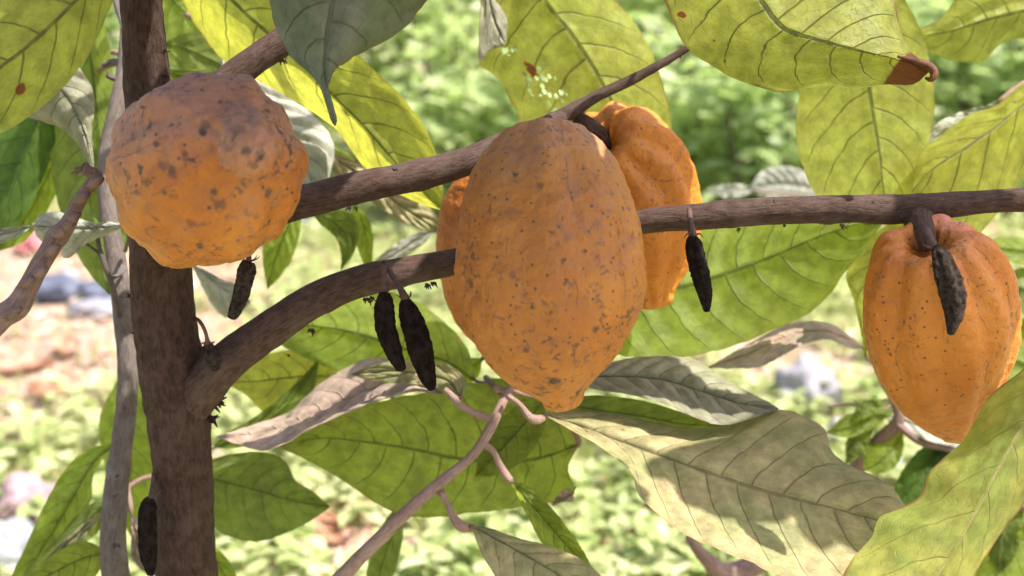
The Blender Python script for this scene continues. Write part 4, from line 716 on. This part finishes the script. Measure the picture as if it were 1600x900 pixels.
# -- added crown leaf clusters out of the frame, placed to shade the pods
def crown(parent, boughs, seed, n, L0, zones):
    rs = np.random.RandomState(seed); Vs = []; Fs = []
    for (c, rad, k) in zones:
        for i in range(k):
            p = Vector(c)+Vector(((rs.rand()*2-1)*rad[0], (rs.rand()*2-1)*rad[1], (rs.rand()*2-1)*rad[2])); a = rs.rand()*6.28; e = -.25-rs.rand()*.6
            d = Vector((math.cos(a)*math.cos(e), math.sin(a)*math.cos(e), math.sin(e))); nrm = Vector((rs.rand()-.5, rs.rand()-.5, 1.2)).normalized(); nrm = (nrm-d*nrm.dot(d)).normalized()
            ll = L0*(.8+.5*rs.rand()); sd = d.cross(nrm); k0 = len(Vs); nn = 9; p = p-d*ll*.5; p.z = max(p.z, 1.33)
            for q in range(nn+1):
                t = q/nn; wd = ll*.2*math.sin(math.pi*min(1, t*.93+.05))**.8; cc = p+d*ll*t-Vector((0, 0, 1))*ll*.12*t*t
                for v in (-1, -.5, 0, .5, 1): Vs.append(cc+sd*wd*v+nrm*(abs(v)*.12*wd+.004*noise.noise(Vector((t*5, v*2, i)))))
            for q in range(nn):
                for v in range(4): b = k0+q*5+v; Fs.append((b, b+1, b+6, b+5))
    o = link('crown', Vs, Fs, SHADE_CROWNM, parent)
    return o
SHADE_CROWNM = foliage_mat('shade_crown_leaves', (.09, .13, .03), (.13, .17, .04), (.17, .2, .05), .3, .45)
crown(tree, None, 5, 0, .20, [((-.05, .85, 1.43), (.15, .07, .05), 40), ((-.02, .72, 1.40), (.07, .04, .03), 8), ((.23, .81, 1.44), (.13, .06, .05), 32), ((.56, .86, 1.45), (.05, .03, .04), 4)])
px_tube('branch', [(222, -240, .97, 44), (300, -500, 1.05, 36), (500, -800, 1.15, 26), (800, -950, 1.25, 18), (1100, -950, 1.3, 10)], BARKB, tree, sides=16)

# ================================================================== PODS
def pod_thing(origin, label, group=None):
    return empty('cocoa_pod', origin, label, 'cocoa pod', group)
def stub(name, pts, parent, m=BARKB): return px_tube(name, pts, m, parent, sides=18, rough=.0006)
GP = 'ripe orange cocoa pods on the tree'
# middle pod, hanging in front of the branches
pB = pod_thing(P(850, 190, .99), 'largest orange cocoa pod, smooth and dark-speckled, hanging tip-down in the middle', GP)
MB_ = pod_mat('pod_skin_speckled', (.385, .132, .022), (.47, .185, .03), (.30, .15, .10), 1., 1., 1.1, 3., 3.0, stains_and_shade=((866, 597, .924, .0065, .95), (906, 611, .947, .0045, .9), (893, 622, .948, .003, .5), (845, 575, .9145, .0032, .85), (735, 440, .921, .004, .6), (822, 548, .908, .0032, .7), (930, 515, .905, .004, .8), (900, 540, .9057, .0028, .7), (868, 490, .895, .003, .6), (845, 290, .90, .0035, .6), (905, 300, .91, .003, .6), (800, 430, .8965, .004, .5)))
V_, F_, U_ = pod_geo([P(848, 203, .975), P(854, 300, .965), P(861, 430, .96), P(864, 545, .96), P(884, 642, .965)],
    [(.055, 0.), (.03, .006), (.008, .016), (.004, .027), (.03, .034), (.085, .0440), (.17, .0545), (.30, .0650), (.42, .0695), (.53, .0705), (.64, .0665), (.74, .0575), (.83, .0440), (.89, .0305), (.925, .0210), (.95, .0160), (.975, .0138), (.992, .0090), (1.0, 0.)],
    ridge=.046, ridge_top=1.1, ridge_mid=.6, wart=.0013, lump=.04, phase=.25, seed=2.)
link('husk', V_, F_, MB_, pB, uv=U_)
stub('stalk', [(850, 205, .985, 26), (856, 192, 1.01, 24), (868, 186, 1.05, 24), (874, 186, 1.08, 26)], pB)
# left pod, end-on
pA = pod_thing(P(325, 265, 1.0), 'lumpy orange cocoa pod seen end-on in front of the trunk at the left', GP)
MA_ = pod_mat('pod_skin_blotched', (.425, .135, .017), (.52, .195, .025), (.35, .16, .11), .85, 1.2, .95, 7., 5.5, stains_and_shade=((318, 210, .836, .0035, 1.), (322, 196, .837, .0045, .6), (244, 226, .839, .003, .9), (406, 246, .788, .0055, .95), (385, 236, .785, .004, .75), (396, 258, .79, .004, .6), (288, 240, .8385, .003, .7), (372, 203, .79, .008, .45), (270, 270, .838, .005, .7), (230, 285, .847, .004, .7), (335, 300, .846, .003, .8), (345, 322, .85, .005, .6), (420, 300, .867, .004, .6), (300, 350, .8525, .004, .5), (255, 262, .84, .005, .55)), bump=1.2)  # skin stains; those at the blunt tip also paint its shaded underside
V_, F_, U_ = pod_geo([P(290, 294, 1.0), P(306, 282, .95), P(328, 262, .90), P(374, 214, .850), P(392, 246, .785)],
    [(.05, 0.), (.02, .01), (.0, .022), (.03, .040), (.10, .053), (.22, .0632), (.36, .0660), (.48, .0637), (.57, .057), (.635, .048), (.675, .037), (.705, .0270), (.74, .0205), (.80, .0195), (.88, .0190), (.945, .0160), (.98, .0100), (1.0, 0.)],
    ridge=.045, ridge_top=.5, ridge_mid=.9, wart=.0018, lump=.085, ridge_tip=1.1, phase=.5, seed=11.5, pair=.15, nang=190)
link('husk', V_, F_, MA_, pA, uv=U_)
stub('stalk', [(292, 284, 1.0, 30), (285, 290, 1.02, 26), (270, 300, 1.04, 30)], pA)
# ribbed pod behind right
pC = pod_thing(P(935, 215, 1.12), 'bright orange deeply ribbed pod half hidden behind the largest pod, right side', GP)
MC_ = pod_mat('pod_skin_bright', (.55, .175, .017), (.64, .235, .026), (.46, .18, .10), .35, .35, 1.3, 5., 3.)
V_, F_, U_ = pod_geo([P(944, 222, 1.10), P(972, 262, 1.13), P(996, 330, 1.15), P(1010, 400, 1.16), P(1022, 484, 1.16)],
    [(.07, 0.), (.03, .008), (-.02, .018), (-.035, .027), (-.005, .036), (.07, .0455), (.18, .0525), (.34, .0560), (.52, .0540), (.66, .0475), (.78, .0375), (.87, .0265), (.93, .0185), (.965, .0165), (.99, .0105), (1., 0.)],
    ridge=.105, ridge_top=.7, ridge_mid=1., wart=.0012, lump=.015, phase=.9, seed=4., pair=.12)
link('husk', V_, F_, MC_, pC, uv=U_)
stub('stalk', [(938, 212, 1.105, 24), (946, 226, 1.11, 22), (954, 240, 1.12, 20)], pC)
# pod behind left
pD = pod_thing(P(800, 262, 1.12), 'orange pod almost wholly hidden behind the left side of the largest pod', GP)
MD_ = pod_mat('pod_skin_ruddy', (.42, .13, .018), (.50, .17, .024), (.30, .12, .08), .9, .5, 1.2, 9., 4.)
V_, F_, U_ = pod_geo([P(805, 252, 1.12), P(795, 330, 1.15), P(790, 420, 1.16), P(800, 500, 1.16), P(830, 580, 1.15)],
    [(.05, 0.), (.02, .01), (.0, .024), (.04, .038), (.12, .050), (.25, .0590), (.40, .0625), (.55, .0600), (.68, .0530), (.80, .040), (.9, .024), (.96, .014), (1., 0.)],
    ridge=.055, ridge_top=1., ridge_mid=.8, wart=.0012, lump=.05, phase=.3, seed=8.)
link('husk', V_, F_, MD_, pD, uv=U_)
stub('stalk', [(805, 262, 1.125, 22), (806, 240, 1.11, 22), (812, 222, 1.09, 24)], pD)
# right pod
pE = pod_thing(P(1450, 375, 1.0), 'orange ribbed cocoa pod with pinkish shoulders hanging from the long branch at the right', GP)
ME_ = pod_mat('pod_skin_right', (.46, .145, .017), (.54, .195, .025), (.56, .20, .15), 1., .3, 1.2, 2., 7.)
V_, F_, U_ = pod_geo([P(1452, 392, .985), P(1460, 440, 1.0), P(1468, 510, 1.02), P(1476, 600, 1.03), P(1500, 694, 1.035)],
    [(.06, 0.), (.03, .006), (-.01, .014), (-.05, .022), (-.055, .030), (-.02, .038), (.05, .0455), (.15, .0520), (.28, .0562), (.40, .0575), (.52, .0560), (.65, .0500), (.76, .0405), (.86, .0275), (.93, .0165), (.97, .0095), (1., 0.)],
    ridge=.10, ridge_top=1.1, ridge_mid=.65, wart=.0009, lump=.03, phase=.15, seed=6., pair=.4)
link('husk', V_, F_, ME_, pE, uv=U_)
stub('stalk', [(1434, 328, 1.04, 58), (1438, 344, 1.022, 50), (1444, 358, 1.0, 33), (1448, 374, .985, 29), (1451, 390, .985, 29)], pE)

# dried young pods
def dry_pod(label, pts, stalk, m=DRY, seed=0., bent=True):
    x0, y0, d0 = pts[0][:3]
    root = empty('dried_pod', P(*stalk[0][:3]), label, 'dried pod', 'shrivelled dark young pods')
    ax = catmull([(*P(a, b, c), w_*.00025*c) for a, b, c, w_ in pts], 90); T, N, B = frames(ax[:, :3]); V = []; UV = []; na = 64
    for i in range(90):
        s = i/89
        for j in range(na+1):
            th = 2*math.pi*j/na; r = ax[i, 3]*(1 if 0 < i < 89 else .02)
            r *= 1+.13*(abs(math.cos(2.5*th+seed))-.5)*2*min(1, s*6)+.12*noise.noise(Vector((math.cos(th)*2.2+seed, math.sin(th)*2.2, s*13)))+.09*noise.noise(Vector((math.cos(th)*5+seed, math.sin(th)*5, s*42)))
            V.append(ax[i, :3]+(N[i]*math.cos(th)+B[i]*math.sin(th))*r); UV.append((j/na, s))
    F = [(i*(na+1)+j, i*(na+1)+j+1, (i+1)*(na+1)+j+1, (i+1)*(na+1)+j) for i in range(89) for j in range(na)]
    link('husk', V, F, m, root, uv=UV)
    px_tube('stalk', stalk, DSTALK, root, sides=12, step=.002, rough=.0003)
    # shrivelled sepals at the joint
    t = (P(*pts[1][:3])-P(*pts[0][:3])).normalized(); c = P(*pts[0][:3]); rs = random.Random(int(seed*10)+3); pcs = []
    for k in range(5):
        a = k*1.26+rs.random(); o = (RT*math.cos(a)-FWD*math.sin(a)*.8); q = .0045+rs.random()*.003
        pcs.append(([c, c+o*q*.8-t*q*.2, c+o*q*1.2-t*q*(rs.random()*1.6-.5)], [.0009, .0006, .0002], dict(sides=6, step=.001)))
    V2, F2, U2 = [], [], []
    for (p2, r2, k2) in pcs: v, f, u_ = tube_data(p2, r2, vo=len(V2), **k2); V2 += v; F2 += f; U2 += u_
    link('calyx', V2, F2, DSTALK, root, uv=U2)
dry_pod('short grey-brown dried pod hanging just below the left pod', [(389, 408, .96, 18), (387, 415, .96, 25), (380, 445, .96, 25), (371, 475, .96, 21), (363, 494, .96, 15), (361, 499, .96, 8)], [(389, 388, .99, 8), (389, 398, .97, 8), (389, 410, .96, 9)], DRYL, 1.)
dry_pod('left and shorter of the two black dried pods hanging side by side', [(602, 456, .975, 14), (601, 468, .975, 25), (602, 505, .975, 30), (612, 540, .975, 27), (622, 565, .975, 19), (628, 577, .975, 13), (629, 580, .975, 6)], [(601, 414, 1.0, 8), (600, 430, .985, 10), (600, 458, .975, 11)], DRY, 2.)
dry_pod('right and longer of the two black dried pods hanging side by side', [(633, 466, .975, 12), (636, 478, .975, 25), (647, 510, .975, 35), (657, 545, .975, 37), (666, 580, .975, 27), (673, 602, .975, 17), (675, 611, .975, 7)], [(605, 418, 1.0, 8), (614, 432, .985, 9), (626, 452, .975, 10), (634, 468, .975, 15)], DRY, 3.)
dry_pod('black dried pod hanging from the long branch right of the middle pods', [(1083, 368, .985, 12), (1083, 376, .985, 22), (1089, 410, .985, 27), (1098, 445, .985, 25), (1103, 470, .985, 17), (1104, 488, .985, 8)], [(1077, 328, 1.015, 8), (1079, 345, .995, 9), (1083, 372, .985, 14)], DRY, 4.)
dry_pod('grey-brown dried pod lying against the front of the right pod', [(1463, 388, .925, 16), (1468, 396, .92, 24), (1479, 430, .915, 36), (1488, 462, .915, 37), (1490, 490, .915, 28), (1487, 512, .915, 16), (1485, 524, .915, 8)], [(1448, 360, .965, 13), (1454, 374, .95, 12), (1463, 390, .927, 12)], DRYL, 5.)
dry_pod('dark dried pod hanging beside the left edge of the trunk near the bottom', [(236, 778, 1.06, 12), (233, 786, 1.06, 22), (231, 820, 1.06, 27), (232, 860, 1.06, 26), (235, 885, 1.06, 18), (236, 900, 1.06, 9)], [(240, 740, 1.075, 6), (239, 755, 1.07, 7), (236, 780, 1.06, 11)], DRY, 6.)
dry_pod('tiny withered pod on a curved stalk in the fork of the trunk', [(325, 538, 1.03, 14), (327, 546, 1.03, 20), (332, 560, 1.03, 20), (336, 575, 1.035, 12), (337, 580, 1.035, 6)], [(303, 496, 1.03, 5), (312, 502, 1.02, 6), (319, 514, 1.02, 6), (324, 532, 1.025, 7), (325, 538, 1.03, 12)], DRYL, 7.)
